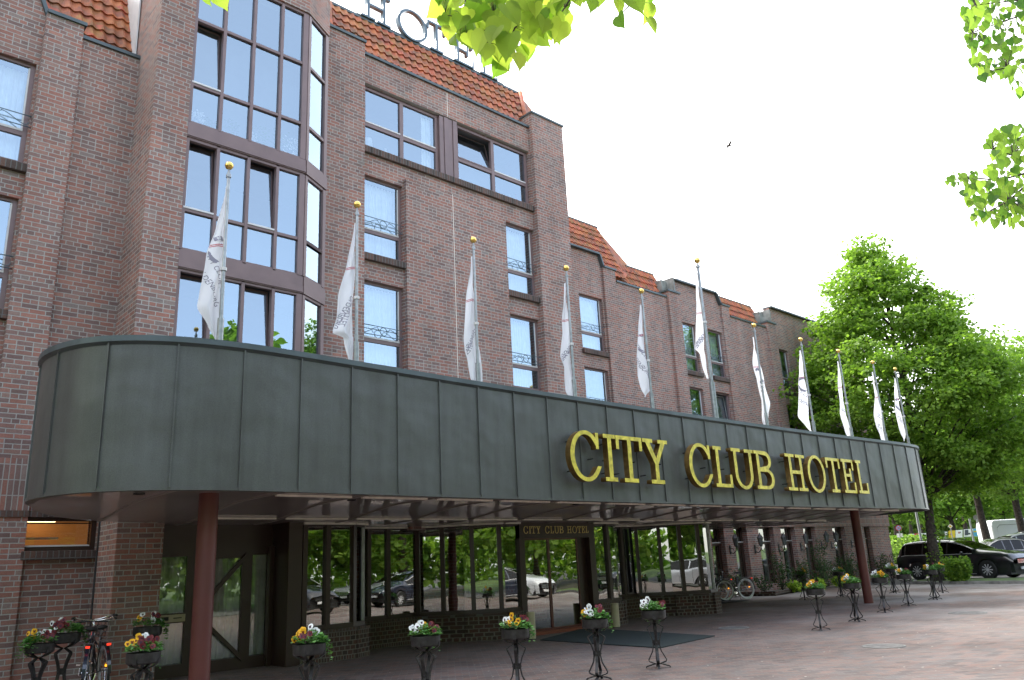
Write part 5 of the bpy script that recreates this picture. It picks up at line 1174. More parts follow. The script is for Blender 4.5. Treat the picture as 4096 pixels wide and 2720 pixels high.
# ------------------------------------------------------------------ bicycles
def bicycle(name, lab, loc, rz, frame_col, whitewall=False, tyre='black', basket=False, lean=0., rimw='alloy', lamps=True, steer=0.):
    t = thing(name, lab, 'bicycle', loc, rz); t.rotation_euler = (lean, 0, rz)
    R = .345; wb = 1.08
    def wheel(cx):
        m = MB()
        m.lathe([(R-.02, -.014), (R, -.018), (R+.014, 0), (R, .018), (R-.02, .014), (R-.02, -.014)], n=40, axis='y'); wv = sub(m, 'wheel', 'white' if (whitewall and cx == 0) else tyre, t, smooth=True, loc=(cx, 0, R+.014))
        m = MB(); m.lathe([(R-.06, -.012), (R-.018, -.019), (R-.018, .019), (R-.06, .012), (R-.06, -.012)], n=40, axis='y'); sub(m, 'rim', rimw, wv)
        m = MB(); m.tube([(0, -.04, 0), (0, .04, 0)], .018, 8)
        for k in range(24):
            a = k*math.pi/12; m.tube([(.015*math.cos(a+.6), .02*(-1)**k, .015*math.sin(a+.6)), ((R-.04)*math.cos(a), 0, (R-.04)*math.sin(a))], .0016, 3, cap=False)
        sub(m, 'spokes', 'chrome', wv); return wv
    wheel(0); fwh = wheel(wb)
    bb = (.43, 0, .29); st = (.30, 0, .80); hd = (.93, 0, .86); hb = (.97, 0, .66)
    m = MB()
    for a, b, r in ((bb, st, .016), (bb, hb, .018), ((.34, 0, .60), (.945, 0, .80), .016), (hd, hb, .018)): m.tube([a, b], r, 10)
    for s in (-.05, .05): m.tube([bb, (0, s, R)], .010, 8); m.tube([(.31, 0, .74), (0, s, R)], .008, 8); m.tube([hb, (1.0, s, .6), (wb, s, R)], .011, 8)
    sub(m, 'frame', frame_col, t, smooth=True)
    m = MB(); m.tube([hd, (.90, 0, .98), (.95, 0, 1.02)], .012, 8); m.tube([(.72, -.29, 1.06), (.84, -.27, 1.07), (.93, -.12, 1.03), (.95, 0, 1.02), (.93, .12, 1.03), (.84, .27, 1.07), (.72, .29, 1.06)], .0115, 8); hbn = sub(m, 'handlebar', 'chrome', t, smooth=True)
    m = MB()
    for s in (-1, 1): m.tube([(.70, s*.293, 1.06), (.82, s*.274, 1.07)], .018, 8)
    sub(m, 'grips', 'black', hbn)
    m = MB()
    for s in (-1, 1): m.tube([(.86, s*.25, 1.06), (.80, s*.265, 1.01), (.74, s*.28, .99)], .006, 5)
    sub(m, 'brake_levers', 'chrome', hbn)
    m = MB(); m.sphere((.26, 0, .93), .1, 14, sq=(1.25, .85, .32)); m.sphere((.39, 0, .93), .055, 10, sq=(1.5, .5, .4)); sub(m, 'saddle', 'black', t, smooth=True)
    m = MB(); m.tube([st, (.275, 0, .92)], .012, 8); sub(m, 'seat_post', 'chrome', t)
    m = MB()
    for cx, a0, a1 in ((0, 10, 185), (wb, 25, 170)):
        k = len(m.v)
        pts = [(cx+(R+.035)*math.cos(R_(a0+(a1-a0)*i/20)), 0, R+.014+(R+.035)*math.sin(R_(a0+(a1-a0)*i/20))) for i in range(21)]
        m.bar(pts, .045, (0, 1, 0))
    sub(m, 'mudguards', 'p_black' if frame_col != 'p_navy' else 'p_navy', t)
    m = MB()
    for s in (-.06, 0, .06): m.tube([(-.28, s, .76), (.20, s, .76)], .006, 6)
    m.tube([(-.28, -.06, .76), (-.28, .06, .76)], .006, 6)
    for s in (-.06, .06): m.tube([(-.12, s, .76), (0, s, R)], .006, 6)
    sub(m, 'luggage_rack', 'steel', t)
    m = MB(); m.lathe([(0, -.03), (.085, -.028), (.085, -.035), (0, -.038)], bb, 24, axis='y'); m.tube([bb, (.43, -.08, .29), (.36, -.08, .15)], .009, 6); m.tube([bb, (.43, .08, .29), (.50, .08, .43)], .009, 6); m.box(.31, .41, -.14, -.07, .14, .16); m.box(.45, .55, .07, .14, .42, .44); sub(m, 'crankset', 'chrome', t)
    m = MB(); m.box(-.31, -.295, -.028, .028, .70, .73); sub(m, 'rear_lamp', 'redlamp', t)
    m = MB(); m.sphere((1.02, 0, .82), .035, 10); sub(m, 'headlamp', 'clearlamp', t, smooth=True)
    m = MB(); m.tube([(.40, .03, .28), (.36, .12, .01)], .008, 6); sub(m, 'kickstand', 'chrome', t)
    for x_ in (-.17, wb+.13):
        m = MB(); m.box(x_, x_+.04, -.012, .012, R+.06, R+.09); sub(m, 'spoke_reflector', AMB, t)
    if basket:
        m = MB(); bx0, bx1, by, bz0, bz1 = 1.02, 1.32, .2, .78, 1.0
        for z, e in ((bz0, .82), (bz0+.07, .88), (bz0+.14, .94), (bz1, 1.0)):
            y = by*e; cx = (bx0+bx1)/2; hx = (bx1-bx0)/2*e; m.tube([(cx-hx, -y, z), (cx+hx, -y, z), (cx+hx, y, z), (cx-hx, y, z), (cx-hx, -y, z)], .004 if z < bz1 else .007, 5)
        for k in range(9):
            y = -by+2*by*k/8
            for xx, ex in ((bx0, -1), (bx1, 1)): m.tube([((bx0+bx1)/2+ex*.15*.82, y*.82, bz0), ((bx0+bx1)/2+ex*.15, y, bz1)], .0025, 4)
            m.tube([((bx0+bx1)/2-.12, y*.82, bz0), ((bx0+bx1)/2+.12, y*.82, bz0)], .0025, 4)
        sub(m, 'basket', 'black', t)
    return t
AMB = plain('glowing_amber_reflector', (.8, .25, .01), .2, emit=(1, .35, .02), es=.6)  # glows without being a lamp, a glint put into the material
b1_ = gnd(300, 2760); 
bicycle('bicycle', 'dark blue bicycle with wire basket standing at the left brick wall, seen nearly end on', tuple(atY(330, 2700, 13.0)[:2])+(0,), R_(72), 'p_navy', basket=True, lean=.06)
bicycle('bicycle', 'black bicycle behind the basket one at the left wall, red rear lamp showing', tuple(atY(418, 2700, 13.25)[:2])+(0,), R_(84), 'p_black', basket=True, lean=-.05)
a = gnd(2990, 2397); bicycle('bicycle', 'purple blue bicycle with a bright white rimmed rear wheel by the shrub bed', (a.x, a.y, 0), R_(158), 'p_navy', whitewall=True, lean=.03)
a = gnd(2905, 2404); bicycle('bicycle', 'dark bicycle with an amber reflector half hidden by the end of the glazing', (a.x, a.y, 0), R_(150), 'p_navy', lean=.03)

# ------------------------------------------------------------------ cars
def car(name, lab, cat, loc, rz, paint_, kind='wagon', L_=4.8, H_=1.5, W_=1.8, group=None):
    t = thing(name, lab, cat, loc, rz, group=group)
    # x runs from tail (0) to nose (L); profile control points (x fraction, height fraction)
    roofs = dict(
     wagon=[(0, .60), (.012, .67), (.035, .84), (.065, .945), (.12, .985), (.30, 1.0), (.42, .995), (.52, .965), (.60, .89), (.68, .775), (.73, .715), (.80, .69), (.90, .65), (.97, .59), (1, .48)],
     hatch=[(0, .52), (.02, .60), (.06, .74), (.13, .93), (.22, .985), (.36, 1.0), (.50, .985), (.60, .90), (.70, .76), (.77, .67), (.86, .62), (.94, .55), (1, .40)],
     sedan=[(0, .56), (.02, .66), (.08, .70), (.16, .72), (.22, .80), (.32, .955), (.42, 1.0), (.52, .985), (.60, .91), (.70, .755), (.76, .68), (.86, .63), (.95, .55), (1, .42)])
    rf = roofs[kind]
    def pw(pts, x):
        for (a, p), (b, q) in zip(pts, pts[1:]):
            if x <= b: return p+(q-p)*(x-a)/(b-a)
        return pts[-1][1]
    belt = [(0, .60), (.1, .64), (.5, .625), (.72, .63), (.80, .62), (.95, .56), (1, .44)]
    cab = dict(wagon=(.02, .715), hatch=(.035, .74), sedan=(.17, .73))[kind]
    r = .335*max(1, L_/4.6); xr, xf = .19*L_ if kind != 'hatch' else .17*L_, .80*L_
    N_ = 72; st = []
    xs = sorted(set([i/N_ for i in range(N_+1)]+[cab[0], cab[1]]))
    for f in xs:
        x = f*L_; wf = W_/2*(1-.16*max(0, (f-.78)/.22)**2-.10*max(0, (.12-f)/.12)**2)
        zr = pw(rf, f)*H_; zbel = min(pw(belt, f)*H_, zr-.01)
        zs = .2+(.07 if f > .95 or f < .04 else 0)
        for xw in (xr, xf):
            d = abs(x-xw)
            if d < r+.045: zs = max(zs, r+math.sqrt(max(0, (r+.045)**2-d*d)))
        incab = cab[0] < f < cab[1]
        zt = min(zbel, zr); mid = zs+(zt-zs)*.5
        tw = wf*(.80 if incab else .86); 
        hgt = max(0, zr-zbel)
        wr = wf*(.97-.30*min(1, hgt/(H_*.38))) if incab else wf*.84
        pts = [(wf*.97, zs), (wf, zs+(mid-zs)*.6), (wf, mid+(zt-mid)*.35), (wf*.985, zt-.03), (wf*.955, zt)]
        if incab: pts += [(wr+(wf*.95-wr)*.15, zt+(zr-zt)*.86), (wr*.93, zr-.012), (wr*.6, zr+.008), (0, zr+.018)]
        else: pts += [(wf*.90, zt+.3*(zr-zt)+.0), (wf*.80, zr-.008), (wf*.45, zr+.012), (0, zr+.02)]
        st.append((f, x, pts))
    parts = {'body': MB(), 'windscreen': MB(), 'rear_window': MB()}
    import collections
    sw = collections.OrderedDict()
    ws0 = {'wagon': .525, 'hatch': .52, 'sedan': .53}[kind]; rw = {'wagon': .065, 'hatch': .15, 'sedan': .34}[kind]
    pil = {'wagon': (.085, .255, .385, .475), 'hatch': (.17, .33, .455), 'sedan': (.24, .40, .485)}[kind]
    for (f0, x0, p0), (f1, x1, p1) in zip(st, st[1:]):
        fm_ = (f0+f1)/2; ic = cab[0] <= fm_ <= cab[1]
        for sgn in (1, -1):
            for k in range(8):
                q = [(x0, sgn*p0[k][0], p0[k][1]), (x1, sgn*p1[k][0], p1[k][1]), (x1, sgn*p1[k+1][0], p1[k+1][1]), (x0, sgn*p0[k+1][0], p0[k+1][1])]
                if sgn > 0: q = q[::-1]
                dst = 'body'
                if ic and k == 4 and cab[0]+.03 < fm_ < cab[1]-.02 and not any(abs(fm_-pp) < .0085 for pp in pil): dst = 'side_window'
                if ic and k >= 6 and fm_ > ws0+.005: dst = 'windscreen'
                if ic and k >= 6 and fm_ < rw-.005: dst = 'rear_window'
                if dst == 'side_window': sw.setdefault((sgn, sum(fm_ > pp for pp in pil)), MB()).quad(*q)
                else: parts[dst].quad(*q)
    for n_, mm in parts.items():
        if mm.f: sub(mm, n_, paint_ if n_ == 'body' else 'carglass', t, smooth=True, weld=True)
    for mm in sw.values(): sub(mm, 'side_window', 'carglass', t, smooth=True, weld=True)
    m = MB(); m.box(.1, L_-.15, -W_/2+.1, W_/2-.1, .18, .62); m.box(L_*.12, L_*.66, -W_/2+.18, W_/2-.18, .6, H_*.66); sub(m, 'underbody', 'black', t)
    tyre = MB(); tyre.lathe([(r*.64, .10), (r*.92, .10), (r, .075), (r, -.075), (r*.92, -.10), (r*.64, -.10)], n=32, axis='y')
    rim = MB(); rim.lathe([(r*.66, -.10), (r*.6, -.085), (r*.6, .0), (0, .0)], n=32, axis='y', mi=1); rim.lathe([(.001, -.095), (r*.12, -.09), (r*.13, -.06)], n=12, axis='y')
    for k in range(10):
        a = k*math.pi/5; c, s = math.cos(a), math.sin(a); n2 = (-s*.016, c*.016); ro = r*.62
        rim.quad((c*.03+n2[0]*.7, -.088, s*.03+n2[1]*.7), (c*ro+n2[0]*1.7, -.085, s*ro+n2[1]*1.7), (c*ro-n2[0]*1.7, -.085, s*ro-n2[1]*1.7), (c*.03-n2[0]*.7, -.088, s*.03-n2[1]*.7))
    tyre_o = rim_o = None
    for x in (xr, xf):
        for sgn in (-1, 1):
            if tyre_o is None: tyre_o = tyre.build('wheel', 'black', smooth=False); rim_o = rim.build('rim', ['alloy', 'black']); w0, r0 = tyre_o, rim_o
            else: w0, r0 = tyre_o.copy(), rim_o.copy(); COL.objects.link(w0); COL.objects.link(r0)
            w0.parent = t; w0.location = (x, sgn*(W_/2-.115), r); w0.rotation_euler = (0, 0, 0 if sgn < 0 else math.pi); r0.parent = w0
    for sgn in (-1, 1):
        m = MB(); m.sphere((L_*.955, sgn*W_*.37, H_*.465), .14, 12, sq=(1.15, .72, .42)); sub(m, 'headlight', 'clearlamp', t, smooth=True)
        m = MB(); m.sphere((L_*.028, sgn*W_*.405, H_*.545), .13, 12, sq=(.8, .75, .8)); sub(m, 'tail_light', 'redlamp', t, smooth=True)
        m = MB(); m.sphere((L_*.625, sgn*(W_/2+.07), H_*.66), .085, 10, sq=(.8, 1.1, .7)); sub(m, 'wing_mirror', paint_, t, smooth=True)
        m = MB(); pt_ = [(p[1], sgn*(p[2][4][0]+.004), p[2][4][1]+.004) for p in st if cab[0]+.03 < p[0] < cab[1]-.02]; m.tube(pt_, .016, 5)
        pt2 = [(p[1], sgn*(p[2][5][0]+.008), p[2][5][1]+.012) for p in st if cab[0]+.03 < p[0] < cab[1]-.02]; m.tube(pt2, .011, 5); sub(m, 'window_trim', 'strip' if paint_ in ('p_black', 'p_navy', 'p_grey') else 'black', t)  # on dark cars pale paint imitates the bright reflection of chrome
        m = MB(); m.tube([(xr+r+.1, sgn*(W_/2+.004), .25), (xf-r-.1, sgn*(W_/2+.004), .25)], .010, 5); sub(m, 'sill_trim', 'strip', t)
        m = MB()
        for fx in ((.30, .475) if kind != 'hatch' else (.40,)): m.box(fx*L_, fx*L_+.15, sgn*W_/2-.02, sgn*W_/2+.022, H_*.545, H_*.562)
        sub(m, 'door_handles', 'chrome', t)
        for fx in (.262, .468, .655):
            m = MB(); m.box(fx*L_-.004, fx*L_+.004, sgn*W_/2-.01, sgn*W_/2+.003, .3, H_*.60); sub(m, 'door_gap', 'black', t)
        if kind == 'wagon':
            m = MB(); pp = [(p[1], sgn*(p[2][6][0]-.02), p[2][6][1]+.045) for p in st if .14 < p[0] < .50]; m.tube([(pp[0][0]-.05, pp[0][1], pp[0][2]-.04)]+pp+[(pp[-1][0]+.05, pp[-1][1], pp[-1][2]-.05)], .014, 6); sub(m, 'roof_rail', 'black', t)
    m = MB(); m.box(L_*.985, L_*1.0+.01, -W_*.26, W_*.26, H_*.36, H_*.46)
    for k in range(3): m.box(L_*.99, L_+.018, -W_*.26, W_*.26, H_*(.375+.028*k), H_*(.385+.028*k))
    sub(m, 'grille', 'chrome', t)
    m = MB(); m.box(L_*.99, L_+.012, -.26, .26, .38, .49, mi=0); m.box(-.012, .02, -.26, .26, .55, .66, mi=0); sub(m, 'number_plate', 'white', t)
    return t
ca = gnd(3684, 2321); cb = gnd(3966, 2318)
dirv = (cb-ca); ang = math.atan2(dirv.y, dirv.x)
ratio = dirv.length/2.93       # wheelbase of the model is .61*L
Lb = dirv.length/.61
ux = dirv.normalized(); nrm = Vector((ux.y, -ux.x, 0))
if nrm.dot(-ca) < 0: nrm = -nrm
o0 = ca-ux*(.19*Lb)-nrm*.80; car('parked_car', 'black estate car parked broadside behind the flower stands, chrome window line', 'car', (o0.x, o0.y, .01), ang, 'p_black', 'wagon', L_=Lb, H_=1.76, W_=1.95)
def car_between(pt_tail, pt_nose, depth, z, *a, **k):
    A, B = dep(pt_tail, 2200, depth), dep(pt_nose, 2200, depth); d = (B-A); d.z = 0
    k['L_'] = d.length; return car(*a[:3], (A.x, A.y, z), math.atan2(d.y, d.x), *a[3:], **k)
car_between(4105, 3836, 39.5, .12, 'parked_car', 'small dark grey three door hatchback parked behind the bonnet of the black estate', 'car', 'p_grey', kind='hatch', H_=1.62, W_=1.7)
car_between(3985, 4330, 43.5, .25, 'parked_car', 'silver grey car at the right edge behind the small dark hatchback', 'car', 'p_silver', kind='hatch', H_=1.72, W_=1.75)
car_between(4300, 3905, 48, .45, 'parked_car', 'white car whose long pale roof shows behind the small hatchback', 'car', 'p_white', kind='wagon', H_=1.68, W_=1.8)
# ------------------------------------------------------------------ van
vt = dep(3952, 2200, 54); vn = dep(4420, 2200, 54); d = vn-vt; d.z = 0
t = thing('van', 'white delivery van with grey sailing boat drawing on its side, behind the parked cars', 'van', (vt.x, vt.y, .6), math.atan2(d.y, d.x)); VL = d.length; s_ = -1
prof = [(0, .4), (0, 2.05), (.06, 2.3), (.25, 2.42), (VL*.72, 2.45), (VL*.80, 2.2), (VL*.90, 1.45), (VL*.98, 1.1), (VL, .5), (VL, .35)]
m = MB(); m.extxz(prof, -.95, .95); sub(m, 'body', 'p_white', t, bevel=.10)
m = MB(); m.bar([(.35, -.965, .9), (.35, -.965, 1.9), (.55, -.965, 2.08), (VL*.6, -.965, 2.08), (VL*.6, -.965, .9)], .03, (0, 0, 1)); sub(m, 'side_panel_groove', 'stone', t)
m = MB()
for x, z, h in ((1.7, 1.25, .62), (2.05, 1.3, .7), (2.5, 1.25, .5), (1.9, 1.2, .4), (2.75, 1.2, .35)):
    m.quad((x, -.965, z), (x+.05, -.965, z), (x+.10, -.965, z+h), (x+.085, -.965, z+h)); m.quad((x+.12, -.965, z), (x+.30, -.965, z+.03), (x+.12, -.965, z+h*.9), (x+.12, -.965, z+h*.9))
sub(m, 'boat_drawing', 'steel', t)
for x in (.9, VL*.82):
    for sg_ in (-1, 1):
        m = MB(); m.lathe([(0, sg_*.1), (.2, sg_*.1), (.33, sg_*.09), (.34, -.09*sg_)], (x, sg_*.86, .34-.0), 20, axis='y'); sub(m, 'wheel', 'black', t)
m = MB(); m.extxz([(VL*.815, 2.1), (VL*.90, 1.5), (VL*.74, 1.5), (VL*.74, 2.1)], -.97, .97); sub(m, 'cab_window', 'carglass', t)

# ------------------------------------------------------------------ trees
def tree(name, lab, loc, h, crown, trunk_r, nleaf, ls, seed, mat_='leaf', group=None, trunk_top=None, lean=(0, 0), clumps=70, cl=.75, ivy=0, limbs=True):
    """crown: list of (height, radius, dx, dy) rings from bottom to top"""
    t = thing(name, lab, 'tree', loc, group=group); rn = random.Random(seed)
    def ring(z):
        for a, b in zip(crown, crown[1:]):
            if z <= b[0]:
                f = (z-a[0])/(b[0]-a[0]); return [a[i]+(b[i]-a[i])*f for i in (1, 2, 3)]
        return list(crown[-1][1:])
    z0, z1 = crown[0][0], crown[-1][0]; cs = []
    while len(cs) < clumps:
        z = rn.uniform(z0, z1); r, dx, dy = ring(z); rm = max(c[1] for c in crown)
        if rn.random() > (r/rm)**1.1+.08: continue
        a = rn.uniform(0, 6.283); q = rn.uniform(.35, 1)**.55; cs.append((Vector((dx+r*q*math.cos(a), dy+r*q*math.sin(a), z)), cl*rn.uniform(.6, 1.25)))
    tt = trunk_top or z1*.86; m = MB(); n = 9; wob = [(rn.gauss(0, .10)*(i > 0)*min(1, i/3), rn.gauss(0, .10)*(i > 0)*min(1, i/3)) for i in range(n)]
    pts = [Vector((lean[0]*i/(n-1)+wob[i][0], lean[1]*i/(n-1)+wob[i][1], tt*i/(n-1))) for i in range(n)]
    m.tube(pts, [trunk_r*(1.25 if i == 0 else 1-.85*i/(n-1)) for i in range(n)], 12); tr = sub(m, 'trunk', 'bark', t, smooth=True)
    if limbs:
        m = MB()
        for c, r in cs[::5]:
            zb = min(tt*.95, max(z0*.9, c.z-abs(Vector((c.x, c.y)).length)*.9)); k = zb/tt*(n-1); i = min(n-2, int(k)); b = pts[i]+(pts[i+1]-pts[i])*(k-i)
            mid = (b+c)/2+Vector((rn.gauss(0, .35), rn.gauss(0, .35), .45)); m.tube([b, mid, c], [trunk_r*.28, trunk_r*.15, .015], 5)
        sub(m, 'limbs', 'bark', t, smooth=True)
    m = MB(); per = nleaf//len(cs)
    for c, r in cs:
        # flattened drooping sprays of leaves
        nsp = max(1, per//9)
        for _ in range(nsp):
            dd = rnd_dir(rn); p = c+Vector((dd.x*r, dd.y*r, dd.z*r*.62)); o_ = Vector((dd.x, dd.y, dd.z*.3-.15))
            for _ in range(9):
                q = p+Vector((rn.gauss(0, .22), rn.gauss(0, .22), rn.gauss(0, .10)))*r; dl_ = (o_+rnd_dir(rn)*.9+Vector((0, 0, -.35))).normalized(); s = ls*rn.uniform(.65, 1.3)
                leaf_quad(m, q, dl_, (Vector((0, 0, 1))+rnd_dir(rn)*.7).normalized(), s, s*.9)
    o = sub(m, 'crown', mat_, t); me = o.data; nf = len(me.polygons); at = me.attributes.new('rnd', 'FLOAT', 'FACE'); v = []
    while len(v) < nf:
        b = rn.random()*.6
        v += [min(1, b+rn.random()*.4)]*2
    at.data.foreach_set('value', v[:nf])
    if ivy:
        m = MB()
        for i in range(ivy):
            z = rn.uniform(.1, 5.2); k = z/tt*(n-1); j = int(k); b = pts[j]+(pts[j+1]-pts[j])*(k-j); a = rn.choice([rn.gauss(-.5, .5), rn.uniform(0, 6.28)]) if z > 1.4 else rn.uniform(0, 6.28)
            rr = trunk_r*(1.1-.1*k)+.05+(.12 if math.sin(z*2.3+1) > .6 else 0)*rn.random(); dd = Vector((math.cos(a), math.sin(a), 0)); leaf_quad(m, b+dd*rr, (dd+rnd_dir(rn)*.8).normalized(), rnd_dir(rn, 0), .11, .1)
        o = sub(m, 'ivy', 'leaf', t); set_rnd(o, seed, 2)
    return t
TB = gnd(3766, 2332)
tree('lime_tree', 'big bright green lime tree behind the right end of the canopy, trunk wound with ivy', (TB.x+.3, TB.y+.2, 0), 17.4,
     [(4.4, 1.6, .5, -.5), (5.6, 3.9, .5, -.6), (7.4, 5.3, .25, -.4), (9.4, 5.2, .0, -.1), (11.3, 4.2, -.1, .2), (13.2, 3.1, -.2, .4), (14.7, 2.1, -.3, .5), (16.2, 1.0, -.3, .6), (17.3, .2, -.3, .6)], .25, 98000, .165, 5, 'leaf', 'lime trees beside the hotel', clumps=360, cl=.85, ivy=420)
bpy.data.objects['lime_tree'].scale = (.9, .9, .9)
def tdep(px, y_, depth): p = dep(px, 2200, depth); return (p.x, p.y, y_)
tree('lime_tree', 'second lime tree with dark bent trunk rising behind the parked cars at the right', tdep(3962, .3, 46), 14, [(4.6, 2.0, .5, -.8), (6.5, 4.4, 1.0, -1.5), (9, 4.6, 1.2, -2), (11, 3.4, 1.2, -2), (12.6, 1.6, 1.2, -2), (13.4, .3, 1.2, -2)], .24, 24000, .19, 6, 'leaf', 'lime trees beside the hotel', lean=(-.5, .5), clumps=110, cl=1.0)
tree('lime_tree', 'lime tree cut by the right edge of the picture, dark trunk beside the van', tdep(4105, .5, 50), 14, [(4.2, 1.8, 0, 0), (6, 4.2, 0, 0), (9, 4.4, 0, 0), (11.5, 2.6, 0, 0), (12.8, .4, 0, 0)], .27, 18000, .21, 7, 'leaf_far', 'lime trees beside the hotel', clumps=90, cl=1.1)
far = [(3600, 68, 10, 'pale green tree seen just right of the hotel corner'), (3700, 84, 13, 'tree behind the no stopping sign'), (3830, 74, 9.5, 'light green tree above the yellow poster'), (3935, 92, 14, 'dark trunked tree behind the row of posters'), (4040, 80, 11, 'bright tree above the roof of the van'), (4150, 70, 12, 'tree at the far right beyond the van'), (3660, 110, 17, 'tall tree deep in the park, left'), (3880, 118, 18, 'tall tree deep in the park, centre'), (4080, 112, 17, 'tall tree deep in the park, right'), (3530, 96, 15, 'tree partly hidden by the hotel corner')]
for i, (px, dp, h, lab) in enumerate(far):
    tree('park_tree', lab, tdep(px, 1.2, dp), h, [(h*.30, h*.20, 0, 0), (h*.45, h*.34, 0, 0), (h*.65, h*.33, 0, 0), (h*.85, h*.2, 0, 0), (h, .3, 0, 0)], .26+.1*(i in (3, 7)), 9000, .30 if dp < 90 else .42, 20+i, 'leaf_far' if i % 2 == 0 else 'leaf', 'trees of the park beyond the car park', clumps=60, cl=1.4)
m = MB(); rn = random.Random(99)
for i in range(26000):
    f = rn.random(); px = 3380+900*f; dp = rn.uniform(135, 150); p = dep(px, 2200, dp); h = 3.0+rn.random()**.8*(13+3*math.sin(px*.02)+2*math.sin(px*.051)); leaf_quad(m, Vector((p.x, p.y, h)), rnd_dir(rn), rnd_dir(rn, 0), .9, .8)
wd = m.build('distant_wood', 'leaf_far'); set_rnd(wd, 3, 2); tag(wd, 'dense green wood closing the view behind the park trees', 'wood', kind='stuff')
# hedge rows under the posters
for i, (p0, p1, dp, h, lab) in enumerate(((3560, 3690, 62, 1.5, 'low hedge behind the sapling and under the left posters'), (3770, 4000, 66, 1.3, 'low hedge under the yellow and blue posters'))):
    m = MB(); A, B = dep(p0, 2200, dp), dep(p1, 2200, dp)
    for k in range(5000):
        f = rn.random(); c = A+(B-A)*f; c.z = .9+h*rn.random()**.8; c += Vector((rn.gauss(0, .35), rn.gauss(0, .35), 0)); leaf_quad(m, c, rnd_dir(rn), rnd_dir(rn, 0), .16, .12)
    hd_ = m.build('hedge', 'leaf'); set_rnd(hd_, i, 2); tag(hd_, lab, 'hedge')

# ------------------------------------------------------------------ posters on a wire fence, signs, lamp masts
cols_ = {n: plain('poster_'+n, c, .6, var=.03) for n, c in (('white', (.88, .88, .88)), ('pink', (.75, .06, .16)), ('yellow', (.72, .52, .04)), ('dark', (.08, .09, .12)), ('blue', (.10, .38, .62)), ('art', (.45, .2, .2)))}
DP = 64
def poster(x0, x1, y0, y1, base, marks, lab, dp=DP):
    pts = [dep(x, y, dp) for x, y in ((x0, y1), (x1, y1-(x1-x0)*.05), (x1, y0-(x1-x0)*.05), (x0, y0))]; c = sum(pts, Vector())/4
    t = thing('poster', lab, 'poster', tuple(c), group='posters tied to the park fence'); n = (pts[1]-pts[0]).cross(pts[3]-pts[0]).normalized()
    if n.dot(c) > 0: n = -n
    m = MB(); q = [p-c for p in pts]; m.quad(*[tuple(v) for v in q]); m.quad(*[tuple(v-n*.03) for v in q[::-1]]); sub(m, 'sheet', cols_[base], t)
    for (u0, u1, v0, v1, mc) in marks:
        f = lambda u, v: (q[0]*(1-u)*(1-v)+q[1]*u*(1-v)+q[2]*u*v+q[3]*(1-u)*v)+n*.02
        m = MB(); m.quad(*[tuple(f(u, v)) for u, v in ((u0, v0), (u1, v0), (u1, v1), (u0, v1))]); sub(m, 'print', cols_[mc], t)
poster(3592, 3612, 2146, 2160, 'white', [(.1, .6, .3, .8, 'dark')], 'small pale poster at the left end of the fence')
poster(3614, 3632, 2142, 2162, 'white', [(.6, .9, .1, .9, 'art')], 'white poster left of the one with a red and black picture')
poster(3634, 3657, 2137, 2166, 'white', [(.1, .5, .1, .9, 'dark'), (.2, .45, .3, .7, 'art')], 'poster with a dark and red picture on its left half')
poster(3659, 3677, 2135, 2174, 'pink', [(.3, .8, .45, .55, 'white')], 'tall bright pink poster')
poster(3684, 3705, 2134, 2163, 'white', [(.1, .9, .1, .2, 'dark'), (.1, .9, .35, .45, 'dark'), (.3, .9, .6, .8, 'dark')], 'white poster with dark lines right of the lamp mast')
poster(3781, 3789, 2128, 2140, 'white', [(.2, .8, .3, .7, 'dark')], 'tiny white notice left of the yellow poster')
poster(3795, 3821, 2123, 2151, 'yellow', [(.2, .5, .4, .6, 'art')], 'yellow poster on the park fence')
poster(3823, 3850, 2121, 2151, 'white', [(.35, .6, .55, .8, 'art'), (.65, .75, .6, .8, 'dark')], 'white poster with a small brown figure')
poster(3856, 3884, 2118, 2147, 'white', [(.1, .6, .2, .95, 'dark'), (.55, .9, .3, .5, 'dark')], 'poster with a black and blue grey photograph')
poster(3888, 3912, 2116, 2145, 'blue', [(.0, .15, 0, 1, 'white'), (.25, .8, .55, .75, 'yellow')], 'light blue poster at the right end of the fence')
def path_px(pts, dp): return [dep(x, y, dp) for x, y in pts]
t = thing('park_fence', 'thin wire fence carrying the row of posters', 'fence', tuple(dep(3740, 2160, DP+.1))); c0 = Vector(t.location)
m = MB()
for a in ([(3590, 2145), (3630, 2141), (3705, 2132)], [(3590, 2163), (3705, 2166)], [(3775, 2128), (3850, 2120), (3920, 2112)], [(3775, 2152), (3920, 2146)]): m.tube([p-c0 for p in path_px(a, DP+.1)], .022, 4)
sub(m, 'wire', 'steel', t); m = MB()
for x, y in ((3592, 2144), (3633, 2140), (3680, 2134), (3706, 2132), (3780, 2127), (3822, 2122), (3853, 2119), (3886, 2116), (3914, 2113)): m.tube([p-c0 for p in path_px([(x, y), (x+5, y+42)], DP+.1)], .03, 5)
sub(m, 'post', 'steel', t)
def mast(name, lab, cat, px, dp, ytop, ybot, r, group=None):
    b = dep(px, ybot, dp); tp = dep(px, ytop, dp); t = thing(name, lab, cat, tuple(b), group=group); h = (tp-b).length*.99; m = MB(); m.tube([(0, 0, -1.0), (0, 0, h)], [r, r*.8], 10); sub(m, 'pole', 'steel', t); return t, h
t, h = mast('no_stopping_sign', 'round red and blue no stopping sign on a short post left of the posters', 'road sign', 3606, 56, 2120, 2180, .03)
e = Vector((-t.location.x, -t.location.y, 0)).normalized(); rz = math.atan2(e.y, e.x)
for nm, r, mm, off in (('sign_rim', .19, 'redink', 0), ('sign_face', .145, cols_['blue'], .012)):
    m = MB(); m.lathe([(0, off), (r, off), (r, off-.02)], n=28, axis='x'); o = sub(m, nm, mm, t, loc=(0, 0, h+.12)); o.rotation_euler = (0, 0, rz)
m = MB()
